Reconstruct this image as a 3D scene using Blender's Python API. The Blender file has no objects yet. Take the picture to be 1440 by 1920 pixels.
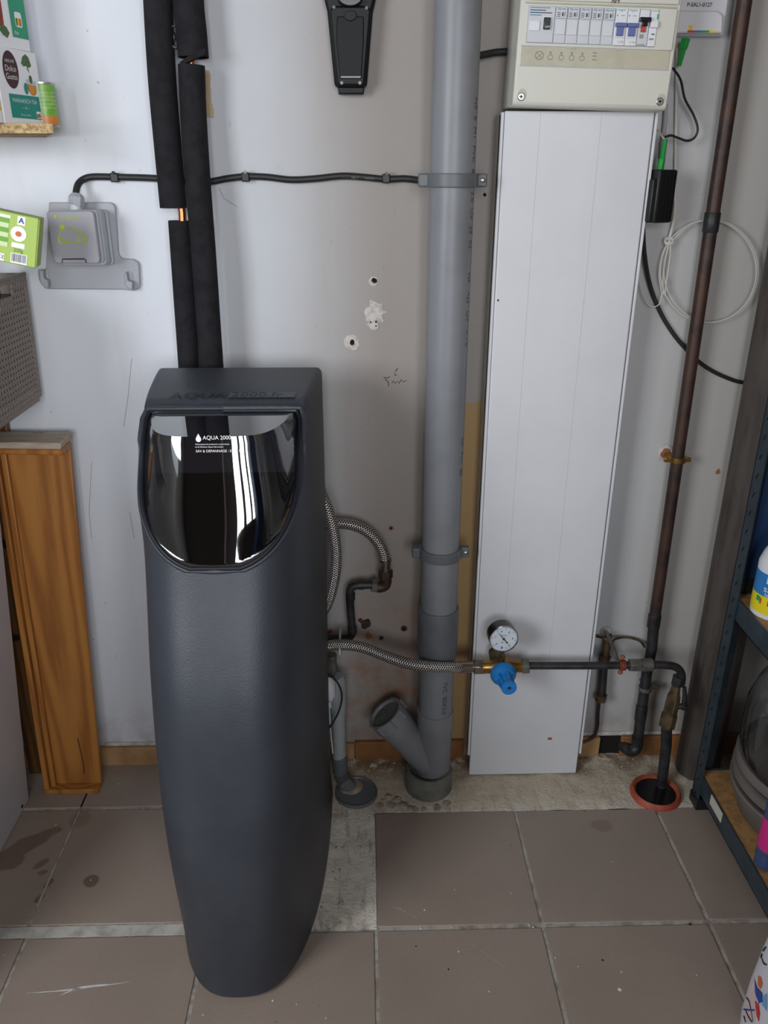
import bpy, bmesh, math, random
from math import radians, sin, cos, pi
from mathutils import Vector, Matrix
random.seed(7)
SC = bpy.context.scene
COL = SC.collection

# ------------------------------------------------------------------ camera
CAM_H, CAM_D = 1.387, 1.657            # eye height, distance to the back wall (wall plane is y = 0)
PITCH, YAW, ROLL, FPX = radians(22.87), radians(1.56), radians(.1), 1500.0
_cy, _sy, _cp, _sp = cos(YAW), sin(YAW), cos(PITCH), sin(PITCH)
FWD = Vector((_sy*_cp, _cy*_cp, -_sp)); RGT = Vector((_cy, -_sy, 0)); UPV = RGT.cross(FWD)
RGT, UPV = cos(ROLL)*RGT + sin(ROLL)*UPV, -sin(ROLL)*RGT + cos(ROLL)*UPV
cd = bpy.data.cameras.new('camera'); cam = bpy.data.objects.new('camera', cd); COL.objects.link(cam)
cam.matrix_world = Matrix(((RGT.x, UPV.x, -FWD.x, 0), (RGT.y, UPV.y, -FWD.y, -CAM_D), (RGT.z, UPV.z, -FWD.z, CAM_H), (0, 0, 0, 1)))
cd.sensor_fit = 'VERTICAL'; cd.sensor_height = 24.0; cd.lens = FPX/1920*24.0; cd.clip_start = .02
SC.camera = cam

def _ray(px, py): return (px-720)/FPX*RGT + (960-py)/FPX*UPV + FWD
def at(px, py, dep=0.0):
    "point of the photograph that lies on the vertical plane dep metres in front of the back wall"
    d = _ray(px, py); t = (CAM_D-dep)/d.y
    return Vector((d.x*t, -dep, d.z*t+CAM_H))
def on(px, py, z=0.0):
    "point of the photograph that lies on the level plane at height z"
    d = _ray(px, py); t = (z-CAM_H)/d.z
    return Vector((d.x*t, d.y*t-CAM_D, z))
def side(px, py, x):
    d = _ray(px, py); t = x/d.x
    return Vector((x, d.y*t-CAM_D, d.z*t+CAM_H))

# ------------------------------------------------------------------ world, lights, exposure
def S(r, g, b):
    f = lambda c: (c/255/12.92) if c/255 <= .04045 else ((c/255+.055)/1.055)**2.4
    return (f(r), f(g), f(b), 1)
w = bpy.data.worlds.new('world'); SC.world = w; w.use_nodes = True
bg = w.node_tree.nodes['Background']; bg.inputs[0].default_value = S(222, 230, 242); bg.inputs[1].default_value = 1.6
def area(name, loc, target, sx, sy, power, col):
    l = bpy.data.lights.new(name, 'AREA'); l.shape = 'RECTANGLE'; l.size = sx; l.size_y = sy; l.energy = power; l.color = col
    o = bpy.data.objects.new(name, l); COL.objects.link(o); o.location = loc
    o.rotation_euler = (Vector(target)-Vector(loc)).to_track_quat('-Z', 'Y').to_euler(); return o
# daylight through the three openings of the garage front, behind the camera
area('daylight', (-.15, -4.28, 1.65), (-.1, 0, 1.25), .42, 1.5, 20, (.95, .975, 1))
area('daylight', (.52, -4.28, 1.65), (.2, 0, 1.25), .50, 1.5, 25, (.95, .975, 1))
area('daylight', (1.24, -4.28, 1.65), (.4, 0, 1.25), .50, 1.5, 31, (.95, .975, 1))
area('daylight', (-1.84, -2.3, 1.65), (-.2, 0, .9), 1.1, 1.0, 38, (.93, .97, 1))      # fill light added at an invented left wall opening
SC.view_settings.view_transform = 'Standard'; SC.view_settings.look = 'None'
SC.view_settings.gamma = 1; SC.view_settings.use_curve_mapping = False
SC.view_settings.exposure = 0.31

# ------------------------------------------------------------------ materials
def _nt(name):
    m = bpy.data.materials.new(name); m.use_nodes = True; nt = m.node_tree
    return m, nt, nt.nodes['Principled BSDF']
def N(nt, t, **k):
    n = nt.nodes.new(t)
    for a, v in k.items(): setattr(n, a, v)
    return n
def mixc(nt, fac, a, b, mode='MIX'):
    n = N(nt, 'ShaderNodeMix', data_type='RGBA', blend_type=mode)
    for sock, v in ((n.inputs[0], fac), (n.inputs[6], a), (n.inputs[7], b)):
        if hasattr(v, 'is_output'): nt.links.new(v, sock)
        else: sock.default_value = v
    return n.outputs[2]
def mth(nt, op, a, b=0.0, c=0.0, clamp=False):
    n = N(nt, 'ShaderNodeMath', operation=op, use_clamp=clamp)
    for s, v in zip(n.inputs, (a, b, c)):
        if hasattr(v, 'is_output'): nt.links.new(v, s)
        else: s.default_value = v
    return n.outputs[0]
def noise(nt, vec, scale, detail=4, rough=.55, stretch=None):
    if stretch:
        mp = N(nt, 'ShaderNodeMapping'); mp.inputs['Scale'].default_value = stretch
        nt.links.new(vec, mp.inputs[0]); vec = mp.outputs[0]
    n = N(nt, 'ShaderNodeTexNoise'); n.inputs['Scale'].default_value = scale
    n.inputs['Detail'].default_value = detail; n.inputs['Roughness'].default_value = rough
    nt.links.new(vec, n.inputs['Vector']); return n.outputs['Fac']
def smooth(nt, v, lo, hi):
    n = N(nt, 'ShaderNodeMapRange', interpolation_type='SMOOTHSTEP')
    nt.links.new(v, n.inputs[0]); n.inputs[1].default_value = lo; n.inputs[2].default_value = hi
    return n.outputs[0]
def pos(nt): return N(nt, 'ShaderNodeNewGeometry').outputs['Position']
def xyz(nt, v):
    s = N(nt, 'ShaderNodeSeparateXYZ'); nt.links.new(v, s.inputs[0]); return s.outputs
def bump(nt, b, h, strength, dist=.002):
    n = N(nt, 'ShaderNodeBump'); n.inputs['Strength'].default_value = strength; n.inputs['Distance'].default_value = dist
    nt.links.new(h, n.inputs['Height']); nt.links.new(n.outputs[0], b.inputs['Normal'])
def mat(name, c, rough=.5, metal=0, c2=None, ns=30, bs=0, bscale=None, lo=.4, hi=.65, stretch=None, spec=.5, coat=0):
    m, nt, b = _nt(name)
    b.inputs['Roughness'].default_value = rough; b.inputs['Metallic'].default_value = metal
    b.inputs['Specular IOR Level'].default_value = spec; b.inputs['Coat Weight'].default_value = coat
    b.inputs['Base Color'].default_value = c
    if c2:
        f = smooth(nt, noise(nt, pos(nt), ns, 5, .6, stretch), lo, hi)
        nt.links.new(mixc(nt, f, c, c2), b.inputs['Base Color'])
    if bs: bump(nt, b, noise(nt, pos(nt), bscale or ns, 3), bs)
    return m
M = {}
M['softener'] = mat('textured_grey_plastic', S(55, 59, 67), .44, 0, S(50, 54, 62), 9, .28, 420)
M['softener_text'] = mat('embossed_grey', S(38, 41, 46), .5)
M['softener_plate'] = mat('plate_grey', S(76, 81, 88), .5)
M['seal'] = mat('seal_black', S(22, 24, 32), .35)
M['inner_upper'] = mat('inner_grey', S(86, 88, 96), .5)
M['inner_lower'] = mat('inner_black', S(10, 10, 12), .5)
M['pvc'] = mat('grey_pvc', S(132, 134, 139), .42, 0, S(123, 125, 130), 6, .02, 60)
M['pvc_dark'] = mat('grey_pvc_dark', S(102, 106, 110), .45, 0, S(93, 97, 101), 14)
M['pvc_old'] = mat('old_green_grey_pvc', S(92, 98, 94), .6, 0, S(120, 116, 106), 22, .1, 60)
M['pvc_light'] = mat('pale_grey_pvc', S(158, 163, 166), .45)
M['foam'] = mat('black_foam', S(38, 37, 41), .9, 0, S(30, 30, 33), 40, .12, 500, spec=.2)
M['copper'] = mat('bright_copper', S(196, 120, 82), .3, 1)
M['copper_old'] = mat('tarnished_copper', S(76, 54, 45), .5, .3, S(44, 38, 37), 16, .15, 80)
M['iron'] = mat('dark_oxidised_metal', S(58, 58, 60), .48, .35, S(40, 39, 41), 28, .2, 90)
M['fit'] = mat('grey_oxidised_fitting', S(106, 104, 98), .55, .3, S(82, 80, 76), 40, .25, 120)
M['brass'] = mat('brass', S(176, 142, 84), .32, .9, S(150, 112, 60), 40)
M['brass_old'] = mat('dull_brass', S(104, 86, 62), .5, .45, S(62, 52, 42), 50, .2, 90)
M['nickel'] = mat('nickel', S(150, 138, 128), .3, .9)
M['steelscrew'] = mat('steel', S(170, 170, 168), .3, .9)
M['black'] = mat('black_plastic', S(26, 26, 28), .45)
M['black_gloss'] = mat('black_gloss_plastic', S(20, 20, 22), .22)
M['device'] = mat('black_device_plastic', S(20, 21, 24), .5, spec=.3, bs=.1, bscale=500)
M['device_cover'] = mat('black_cover_plastic', S(14, 15, 17), .5, spec=.25)
M['cable'] = mat('black_cable', S(34, 34, 36), .5)
M['print_pale'] = mat('pale_print', S(120, 118, 96), .6)
M['hole'] = mat('dark_hole', S(22, 18, 16), .95)
M['white_pvc'] = mat('white_duct_plastic', S(214, 215, 220), .4, 0, S(209, 210, 215), 4)
M['duct_side'] = mat('duct_side_plastic', S(196, 192, 182), .5)
M['line'] = mat('groove_grey', S(184, 185, 190), .6)
M['cream'] = mat('cream_plastic', S(208, 207, 197), .42)
M['cream2'] = mat('yellowed_plastic', S(188, 184, 164), .5, 0, S(180, 175, 154), 30)
M['module'] = mat('module_grey', S(200, 203, 208), .45)
M['module2'] = mat('module_white', S(222, 224, 230), .42)
M['module_btn'] = mat('module_button', S(208, 210, 214), .4)
M['blue_lever'] = mat('blue_lever', S(92, 104, 160), .4)
M['red_lever'] = mat('red_lever', S(178, 62, 58), .4)
M['green_txt'] = mat('green_ink', S(70, 165, 100), .6)
M['dark_txt'] = mat('dark_ink', S(70, 74, 84), .6)
M['blue_txt'] = mat('blue_ink', S(80, 150, 185), .6)
M['brown_ink'] = mat('brown_ink', S(86, 50, 44), .7)
M['grey_ink'] = mat('grey_ink', S(150, 146, 134), .7)
M['white_ink'] = mat('white_ink', S(226, 226, 226), .5)
M['white_box'] = mat('white_plastic', S(214, 214, 220), .4)
M['clear_green'] = mat('green_connector', S(32, 158, 66), .4)
M['white_cable'] = mat('white_cable', S(206, 204, 196), .5)
M['grey_cable'] = mat('grey_cable', S(168, 168, 170), .5)
M['card_white'] = mat('white_card', S(245, 245, 249), .45)
M['card_side'] = mat('white_card_side', S(200, 202, 210), .5)
M['teal'] = mat('teal_print', S(26, 146, 132), .45)
M['emerald'] = mat('emerald_print', S(48, 160, 120), .45)
M['maroon'] = mat('dark_brown_print', S(72, 38, 44), .45)
M['amber'] = mat('amber_print', S(222, 150, 34), .45)
M['orange'] = mat('orange_print', S(206, 104, 46), .45)
M['leaf'] = mat('leaf_print', S(92, 124, 70), .5, 0, S(60, 92, 50), 300)
M['yellow'] = mat('yellow_print', S(226, 200, 30), .45)
M['tea_red'] = mat('tea_red_print', S(178, 74, 52), .45, 0, S(130, 50, 40), 60)
M['lime'] = mat('lime_card', S(170, 196, 90), .5)
M['lime2'] = mat('pale_lime_card', S(186, 208, 110), .5)
M['lime_dk'] = mat('green_print', S(108, 172, 52), .5)
M['lime_pale'] = mat('pale_green_print', S(214, 226, 180), .5)
M['pack_green'] = mat('green_pack', S(116, 178, 66), .35, 0, S(150, 196, 96), 70)
M['pack_orange'] = mat('orange_pack', S(216, 140, 62), .4)
M['tin'] = mat('tin', S(190, 190, 186), .35, .7)
M['chip'] = mat('chipboard', S(196, 168, 122), .8, 0, S(140, 112, 76), 130, .3, 200)
M['ev'] = mat('grey_socket_plastic', S(164, 165, 172), .42)
M['ev_lid'] = mat('grey_lid_plastic', S(156, 154, 164), .4)
M['ev_pale'] = mat('pale_grey_plastic', S(188, 196, 200), .42)
M['ev_green'] = mat('lime_ink', S(172, 196, 40), .5)
M['taupe'] = mat('taupe_plastic', S(136, 124, 114), .5)
M['white_cab'] = mat('white_enamel', S(206, 206, 210), .35, 0, S(196, 196, 202), 3)
M['wood_top'] = mat('raw_wood_top', S(186, 170, 152), .6, 0, S(166, 148, 128), 14, stretch=(1, 6, 6))
M['blue_steel'] = mat('blue_grey_steel', S(56, 69, 78), .42, .15, S(46, 58, 66), 20)
M['blue_steel2'] = mat('blue_steel', S(42, 68, 108), .4, .15)
M['chip_shelf'] = mat('shelf_board', S(176, 134, 88), .7, 0, S(150, 110, 68), 60)
M['duct_brown'] = mat('brown_grey_pipe', S(80, 72, 68), .6, 0, S(62, 54, 50), 10, stretch=(4, 4, .6))
M['basin'] = mat('grey_plastic_basin', S(106, 100, 96), .5)
M['basin_dark'] = mat('dark_plastic_ring', S(48, 44, 44), .5)
M['bottle_white'] = mat('white_bottle', S(222, 224, 228), .35)
M['bottle_blue'] = mat('blue_label', S(44, 122, 188), .4)
M['bottle_yellow'] = mat('yellow_label', S(232, 212, 30), .4)
M['pink'] = mat('pink_label', S(206, 44, 130), .4)
M['pet_blue'] = mat('blue_pet', S(60, 78, 120), .2)
M['red'] = mat('red_print', S(196, 52, 44), .5)
M['bag'] = mat('white_woven_bag', S(206, 206, 214), .5, bs=.1, bscale=300)
M['bag_blue'] = mat('bag_blue_print', S(40, 74, 150), .5)
M['bag_cyan'] = mat('bag_cyan_print', S(110, 160, 200), .5)
M['bag_pink'] = mat('bag_pale_pink_print', S(214, 188, 190), .5)
M['terracotta'] = mat('orange_red_pvc', S(170, 78, 54), .55, 0, S(140, 66, 48), 40)
M['plaster'] = mat('filler_plaster', S(206, 200, 196), .85, 0, S(176, 166, 160), 60, .4, 120)
M['putty'] = mat('dark_putty', S(66, 52, 46), .85, 0, S(44, 36, 34), 60, .4, 150)
M['rubble'] = mat('mortar_crumbs', S(180, 166, 148), .95, 0, S(140, 124, 104), 50, .3, 150)
M['rust'] = mat('rust_mark', S(150, 96, 58), .9)
M['blue_knob'] = mat('blue_plastic_knob', S(34, 124, 196), .45)
M['gauge_face'] = mat('gauge_face', S(232, 236, 240), .4)
M['chrome'] = mat('chrome', S(200, 200, 204), .12, 1)
M['redpaint'] = mat('red_brown_clamp', S(132, 62, 44), .55, .2, S(104, 50, 38), 60)
M['carton_brown'] = mat('carton_brown', S(160, 124, 86), .8)
M['paper_label'] = mat('paper_label', S(196, 192, 180), .7)
M['room_paint'] = mat('room_paint', S(160, 158, 154), .8)
M['ceiling_paint'] = mat('ceiling_paint', S(128, 125, 120), .9)
M['dark_wood'] = mat('dark_brown_cupboard', S(78, 60, 48), .6)
M['pale_grey_door'] = mat('grey_door', S(120, 122, 128), .6)

def wood(name, c1, c2, sc=1.0, rough=.42):
    m, nt, b = _nt(name); b.inputs['Roughness'].default_value = rough
    p = pos(nt)
    n1 = noise(nt, p, 9*sc, 4, .6, (3.2, 3.2, .42)); n2 = noise(nt, p, 60*sc, 3, .6, (3, 3, .12))
    wv = N(nt, 'ShaderNodeTexWave', wave_type='RINGS', rings_direction='Z'); wv.inputs['Scale'].default_value = 6*sc
    wv.inputs['Distortion'].default_value = 4.5; wv.inputs['Detail'].default_value = 3
    mp = N(nt, 'ShaderNodeMapping'); mp.inputs['Scale'].default_value = (3.2, 3.2, .32); mp.inputs['Location'].default_value = (2.25, 0, -.12)
    nt.links.new(p, mp.inputs[0]); nt.links.new(mp.outputs[0], wv.inputs[0])
    f = mth(nt, 'ADD', mth(nt, 'MULTIPLY', wv.outputs['Fac'], .4), mth(nt, 'ADD', mth(nt, 'MULTIPLY', n1, .4), mth(nt, 'MULTIPLY', n2, .35)))
    nt.links.new(mixc(nt, smooth(nt, f, .3, .95), c1, c2), b.inputs['Base Color']); return m
M['pine'] = wood('varnished_pine', S(178, 120, 58), S(142, 86, 38))
M['pine_dark'] = wood('old_dark_pine', S(112, 76, 42), S(74, 48, 28))

def wall_mat():
    m, nt, b = _nt('scuffed_white_paint'); b.inputs['Roughness'].default_value = .62
    p = pos(nt); X, Y, Z = xyz(nt, p)
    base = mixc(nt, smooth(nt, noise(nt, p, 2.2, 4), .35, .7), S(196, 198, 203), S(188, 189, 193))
    base = mixc(nt, mth(nt, 'SUBTRACT', 1, smooth(nt, X, -.42, -.2)), base, S(216, 219, 227))  # paler left end: stronger light there put into the paint colour
    base = mixc(nt, mth(nt, 'MULTIPLY', smooth(nt, X, .54, .74), .85), base, S(178, 173, 167))  # darker right end: shade by the rack painted into the wall colour
    streak = noise(nt, p, 7, 4, .6, (1.6, 1, .16))
    # warm grubby paint in the pipe bay, mostly the middle of the wall
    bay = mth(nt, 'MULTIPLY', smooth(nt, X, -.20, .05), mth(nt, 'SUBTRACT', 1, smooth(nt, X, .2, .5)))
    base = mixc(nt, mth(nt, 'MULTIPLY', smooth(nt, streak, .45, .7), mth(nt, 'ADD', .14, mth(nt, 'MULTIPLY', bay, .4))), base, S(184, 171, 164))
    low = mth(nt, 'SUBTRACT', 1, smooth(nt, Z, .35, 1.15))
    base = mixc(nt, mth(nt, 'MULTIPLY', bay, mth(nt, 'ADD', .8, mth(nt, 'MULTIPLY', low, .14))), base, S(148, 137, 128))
    # rust-brown bloom near the old plumbing
    bl = mth(nt, 'MULTIPLY', bay, mth(nt, 'SUBTRACT', 1, smooth(nt, Z, .2, .62)))
    bl = mth(nt, 'MULTIPLY', bl, smooth(nt, noise(nt, p, 13, 5, .65), .40, .66))
    base = mixc(nt, mth(nt, 'MULTIPLY', bl, .85), base, S(150, 112, 86))
    grime = mth(nt, 'MULTIPLY', mth(nt, 'SUBTRACT', 1, smooth(nt, Z, .05, .2)), smooth(nt, noise(nt, p, 11, 5, .65), .35, .7))
    base = mixc(nt, mth(nt, 'MULTIPLY', grime, .6), base, S(138, 124, 112))
    # fine dark specks and scratches
    sp = smooth(nt, noise(nt, p, 75, 2, .5), .735, .775)
    base = mixc(nt, mth(nt, 'MULTIPLY', sp, .55), base, S(120, 104, 96))
    scr = smooth(nt, noise(nt, p, 28, 2, .5, (4.5, 1, .5)), .735, .76)
    base = mixc(nt, mth(nt, 'MULTIPLY', scr, .4), base, S(140, 130, 124))
    # never-painted tan plaster strip between drain and duct
    edge = mth(nt, 'ADD', .93, mth(nt, 'MULTIPLY', noise(nt, p, 60, 3), .02))
    tan = mth(nt, 'MULTIPLY', mth(nt, 'LESS_THAN', Z, edge), mth(nt, 'MULTIPLY', mth(nt, 'GREATER_THAN', X, .19), mth(nt, 'LESS_THAN', X, .30)))
    base = mixc(nt, tan, base, S(172, 140, 96))
    tan2 = mth(nt, 'MULTIPLY', mth(nt, 'LESS_THAN', mth(nt, 'ABSOLUTE', mth(nt, 'SUBTRACT', X, -.284)), mth(nt, 'ADD', .002, mth(nt, 'MULTIPLY', noise(nt, p, 40, 4), .020))),
               mth(nt, 'LESS_THAN', mth(nt, 'ABSOLUTE', mth(nt, 'SUBTRACT', Z, 1.525)), mth(nt, 'MULTIPLY', noise(nt, p, 14, 2), .075)))
    base = mixc(nt, mth(nt, 'MULTIPLY', tan2, .9), base, S(182, 156, 118))
    nt.links.new(base, b.inputs['Base Color'])
    h = mth(nt, 'ADD', noise(nt, p, 6, 5, .6), mth(nt, 'MULTIPLY', noise(nt, p, 140, 2), .12))
    bump(nt, b, h, .35, .004); return m
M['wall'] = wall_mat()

def tile_mat():
    m, nt, b = _nt('taupe_floor_tile'); p = pos(nt); X, Y, Z = xyz(nt, p)
    base = mixc(nt, smooth(nt, noise(nt, p, 3, 4), .3, .7), S(160, 144, 133), S(150, 135, 124))
    base = mixc(nt, mth(nt, 'MULTIPLY', smooth(nt, noise(nt, p, 240, 2), .5, .75), .3), base, S(126, 110, 101))
    base = mixc(nt, smooth(nt, noise(nt, p, 45, 1.5, .4), .775, .79), base, S(196, 190, 184))
    base = mixc(nt, mth(nt, 'MULTIPLY', smooth(nt, noise(nt, p, 38, 2, .4, (1, 1, 9)), .74, .78), .5), base, S(80, 68, 60))
    dn = N(nt, 'ShaderNodeTexNoise'); dn.inputs['Scale'].default_value = 18; nt.links.new(p, dn.inputs['Vector'])
    wob = mth(nt, 'MULTIPLY', mth(nt, 'SUBTRACT', dn.outputs['Fac'], .5), 1.3)
    wet = None
    for (cx, cy, rx, ry, rot, k) in STAINS:
        dx, dy = mth(nt, 'SUBTRACT', X, cx), mth(nt, 'SUBTRACT', Y, cy)
        u = mth(nt, 'ADD', mth(nt, 'MULTIPLY', dx, cos(rot)/rx), mth(nt, 'MULTIPLY', dy, sin(rot)/rx))
        v = mth(nt, 'ADD', mth(nt, 'MULTIPLY', dx, -sin(rot)/ry), mth(nt, 'MULTIPLY', dy, cos(rot)/ry))
        r = mth(nt, 'ADD', mth(nt, 'SQRT', mth(nt, 'ADD', mth(nt, 'MULTIPLY', u, u), mth(nt, 'MULTIPLY', v, v))), wob)
        s = mth(nt, 'MULTIPLY', mth(nt, 'SUBTRACT', 1, smooth(nt, r, .82, 1.02)), k)
        wet = s if wet is None else mth(nt, 'MAXIMUM', wet, s)
    base = mixc(nt, wet, base, S(98, 76, 60))
    nt.links.new(base, b.inputs['Base Color'])
    rr = mth(nt, 'ADD', .36, mth(nt, 'MULTIPLY', noise(nt, p, 9, 4), .22)); nt.links.new(rr, b.inputs['Roughness'])
    bump(nt, b, noise(nt, p, 160, 3), .06, .001); return m
def _st(px, py, rx, ry, rot, k):
    q = on(px, py); return (q.x, q.y, rx, ry, rot, k)
STAINS = [_st(40, 1590, .085, .028, .75, .62), _st(5, 1615, .05, .03, .2, .6), _st(93, 1560, .028, .012, .3, .6), _st(76, 1620, .018, .009, .9, .6), _st(80, 1636, .012, .007, .4, .6),
          _st(172, 1651, .017, .019, 0, .75), _st(150, 1535, .022, .03, 0, .3), _st(92, 1655, .016, .008, 1.1, .7), _st(74, 1684, .012, .007, 1.2, .7), _st(1127, 1549, .024, .022, 0, .3)]
M['tile'] = tile_mat()

def screed_mat():
    m, nt, b = _nt('bare_mortar_screed'); b.inputs['Roughness'].default_value = .9
    p = pos(nt); X, Y, Z = xyz(nt, p)
    base = mixc(nt, smooth(nt, noise(nt, p, 12, 6, .7), .36, .66), S(238, 231, 220), S(216, 206, 193))
    base = mixc(nt, mth(nt, 'MULTIPLY', smooth(nt, noise(nt, p, 26, 4, .6, (2.2, .5, 1)), .5, .72), .6), base, S(140, 128, 116))
    base = mixc(nt, mth(nt, 'MULTIPLY', smooth(nt, noise(nt, p, 90, 3, .6), .62, .7), .65), base, S(88, 72, 58))
    base = mixc(nt, mth(nt, 'MULTIPLY', smooth(nt, Y, -.24, -.13), .62), base, S(176, 158, 130))
    wallside = smooth(nt, Y, -.1, -.02)
    base = mixc(nt, mth(nt, 'MULTIPLY', wallside, smooth(nt, noise(nt, p, 16, 4), .35, .6)), base, S(128, 106, 84))
    nt.links.new(base, b.inputs['Base Color'])
    bump(nt, b, mth(nt, 'ADD', noise(nt, p, 30, 6, .7), mth(nt, 'MULTIPLY', noise(nt, p, 160, 3), .4)), .8, .006); return m
M['screed'] = screed_mat()
M['pale_joint'] = mat('pale_wide_joint', S(200, 196, 190), .8, 0, S(168, 162, 154), 24, .3, 100)
M['grout'] = mat('pale_grout', S(184, 178, 170), .85, 0, S(140, 130, 122), 30, .3, 100)
M['plinth'] = mat('tan_skirting_tile', S(176, 140, 98), .6, 0, S(150, 112, 74), 12, .15, 60)
M['plinth_brown'] = mat('brown_skirting_tile', S(150, 98, 54), .6, 0, S(122, 84, 52), 12, .2, 60)

def glass(name, tint, ior=1.45, refl=1.0, rough=.0):
    m = bpy.data.materials.new(name); m.use_nodes = True; nt = m.node_tree; nt.nodes.clear()
    o = N(nt, 'ShaderNodeOutputMaterial'); mx = N(nt, 'ShaderNodeMixShader'); tr = N(nt, 'ShaderNodeBsdfTransparent'); gl = N(nt, 'ShaderNodeBsdfGlossy')
    lw_ = N(nt, 'ShaderNodeLayerWeight'); lw_.inputs[0].default_value = .5; f0 = ((ior-1)/(ior+1))**2
    tr.inputs[0].default_value = tint; gl.inputs['Roughness'].default_value = rough
    sch = mth(nt, 'ADD', f0, mth(nt, 'MULTIPLY', mth(nt, 'POWER', lw_.outputs['Facing'], 5.0), 1-f0))
    nt.links.new(mth(nt, 'MULTIPLY', sch, refl, 0, True), mx.inputs[0])
    nt.links.new(tr.outputs[0], mx.inputs[1]); nt.links.new(gl.outputs[0], mx.inputs[2]); nt.links.new(mx.outputs[0], o.inputs[0]); return m
M['smoked'] = glass('smoked_clear_plastic', (.34, .33, .35, 1), 1.9, 1.9, .02)
M['glass'] = glass('clear_glass', (.9, .92, .94, 1), 1.5, 1.3)

def braid():
    m, nt, b = _nt('braided_steel'); b.inputs['Metallic'].default_value = .8; b.inputs['Roughness'].default_value = .3
    uv = N(nt, 'ShaderNodeUVMap').outputs[0]; s = xyz(nt, uv)
    a = mth(nt, 'SINE', mth(nt, 'ADD', mth(nt, 'MULTIPLY', s[0], 2*pi*8), mth(nt, 'MULTIPLY', s[1], 2*pi*190)))
    c = mth(nt, 'SINE', mth(nt, 'SUBTRACT', mth(nt, 'MULTIPLY', s[0], 2*pi*8), mth(nt, 'MULTIPLY', s[1], 2*pi*190)))
    h = mth(nt, 'MAXIMUM', a, c)
    f = smooth(nt, h, .25, .95)
    nt.links.new(mixc(nt, f, S(40, 35, 34), S(240, 233, 228)), b.inputs['Base Color'])
    bump(nt, b, h, .7, .0012); return m
M['braid'] = braid()

# ------------------------------------------------------------------ mesh helpers (all coordinates in metres, world space)
class MB:
    def __init__(s): s.v = []; s.f = []; s.uv = {}
    def add(s, vs, fs):
        o = len(s.v); s.v += [Vector(x) for x in vs]; s.f += [tuple(i+o for i in f) for f in fs]; return o
    def box(s, a, b, mt=None):
        (x0, y0, z0), (x1, y1, z1) = a, b
        x0, x1 = min(x0, x1), max(x0, x1); y0, y1 = min(y0, y1), max(y0, y1); z0, z1 = min(z0, z1), max(z0, z1)
        vs = [Vector(p) for p in ((x0, y0, z0), (x1, y0, z0), (x1, y1, z0), (x0, y1, z0), (x0, y0, z1), (x1, y0, z1), (x1, y1, z1), (x0, y1, z1))]
        if mt: vs = [mt @ p for p in vs]
        s.add(vs, [(0, 3, 2, 1), (4, 5, 6, 7), (0, 1, 5, 4), (1, 2, 6, 5), (2, 3, 7, 6), (3, 0, 4, 7)]); return s
    def prism(s, poly, ax0, thick, mt=None):
        "poly: list of (u, v) in the local x/z plane; extruded from y=ax0 to y=ax0+thick"
        n = len(poly)
        vs = [Vector((u, ax0, v)) for u, v in poly] + [Vector((u, ax0+thick, v)) for u, v in poly]
        if mt: vs = [mt @ p for p in vs]
        s.add(vs, [tuple(range(n)), tuple(range(2*n-1, n-1, -1))] + [(i, n+i, n+(i+1) % n, (i+1) % n) for i in range(n)]); return s
    def tube(s, pts, r, n=14, cap=True, rad=None):
        pts = [Vector(p) for p in pts]; m = len(pts); rs = rad or [r]*m
        t = [(pts[min(i+1, m-1)]-pts[max(i-1, 0)]).normalized() for i in range(m)]
        ref = Vector((0, 0, 1)) if abs(t[0].z) < .9 else Vector((1, 0, 0))
        nrm = (ref - ref.dot(t[0])*t[0]).normalized(); base = len(s.v); L = 0; uvs = []
        for i in range(m):
            if i:
                nrm = (nrm - nrm.dot(t[i])*t[i]).normalized(); L += (pts[i]-pts[i-1]).length
            bn = t[i].cross(nrm)
            for k in range(n):
                a = 2*pi*k/n; s.v.append(pts[i] + rs[i]*(cos(a)*nrm + sin(a)*bn))
            uvs.append(L)
        for i in range(m-1):
            for k in range(n):
                k2 = (k+1) % n; s.f.append((base+i*n+k, base+i*n+k2, base+(i+1)*n+k2, base+(i+1)*n+k))
                s.uv[len(s.f)-1] = [(k/n, uvs[i]), ((k+1)/n, uvs[i]), ((k+1)/n, uvs[i+1]), (k/n, uvs[i+1])]
        if cap:
            s.f.append(tuple(base+k for k in reversed(range(n)))); s.f.append(tuple(base+(m-1)*n+k for k in range(n)))
        return s
    def cyl(s, a, b, r, n=24, r2=None): return s.tube([a, b], r, n, True, [r, r if r2 is None else r2])
    def lathe(s, o, axis, prof, n=32, cap=True):
        "prof: list of (distance along axis, radius)"
        o = Vector(o); ax = Vector(axis).normalized(); ref = Vector((0, 0, 1)) if abs(ax.z) < .9 else Vector((1, 0, 0))
        u = (ref - ref.dot(ax)*ax).normalized(); v = ax.cross(u); base = len(s.v)
        for d, r in prof:
            for k in range(n):
                a = 2*pi*k/n; s.v.append(o + ax*d + r*(cos(a)*u + sin(a)*v))
        for i in range(len(prof)-1):
            for k in range(n):
                k2 = (k+1) % n; s.f.append((base+i*n+k, base+i*n+k2, base+(i+1)*n+k2, base+(i+1)*n+k))
        if cap:
            s.f.append(tuple(base+k for k in reversed(range(n)))); s.f.append(tuple(base+(len(prof)-1)*n+k for k in range(n)))
        return s
    def hexnut(s, a, b, r): return s.cyl(a, b, r, 6)
def curve(pts, k=8):
    "Catmull-Rom through the points"
    p = [Vector(q) for q in pts]; p = [2*p[0]-p[1]] + p + [2*p[-1]-p[-2]]; out = []
    for i in range(1, len(p)-2):
        for j in range(k):
            t = j/k; a, b, c, d = p[i-1], p[i], p[i+1], p[i+2]
            out.append(.5*((2*b) + (c-a)*t + (2*a-5*b+4*c-d)*t*t + (3*b-a-3*c+d)*t**3))
    out.append(p[-2]); return out
ORIG = {}
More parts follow.
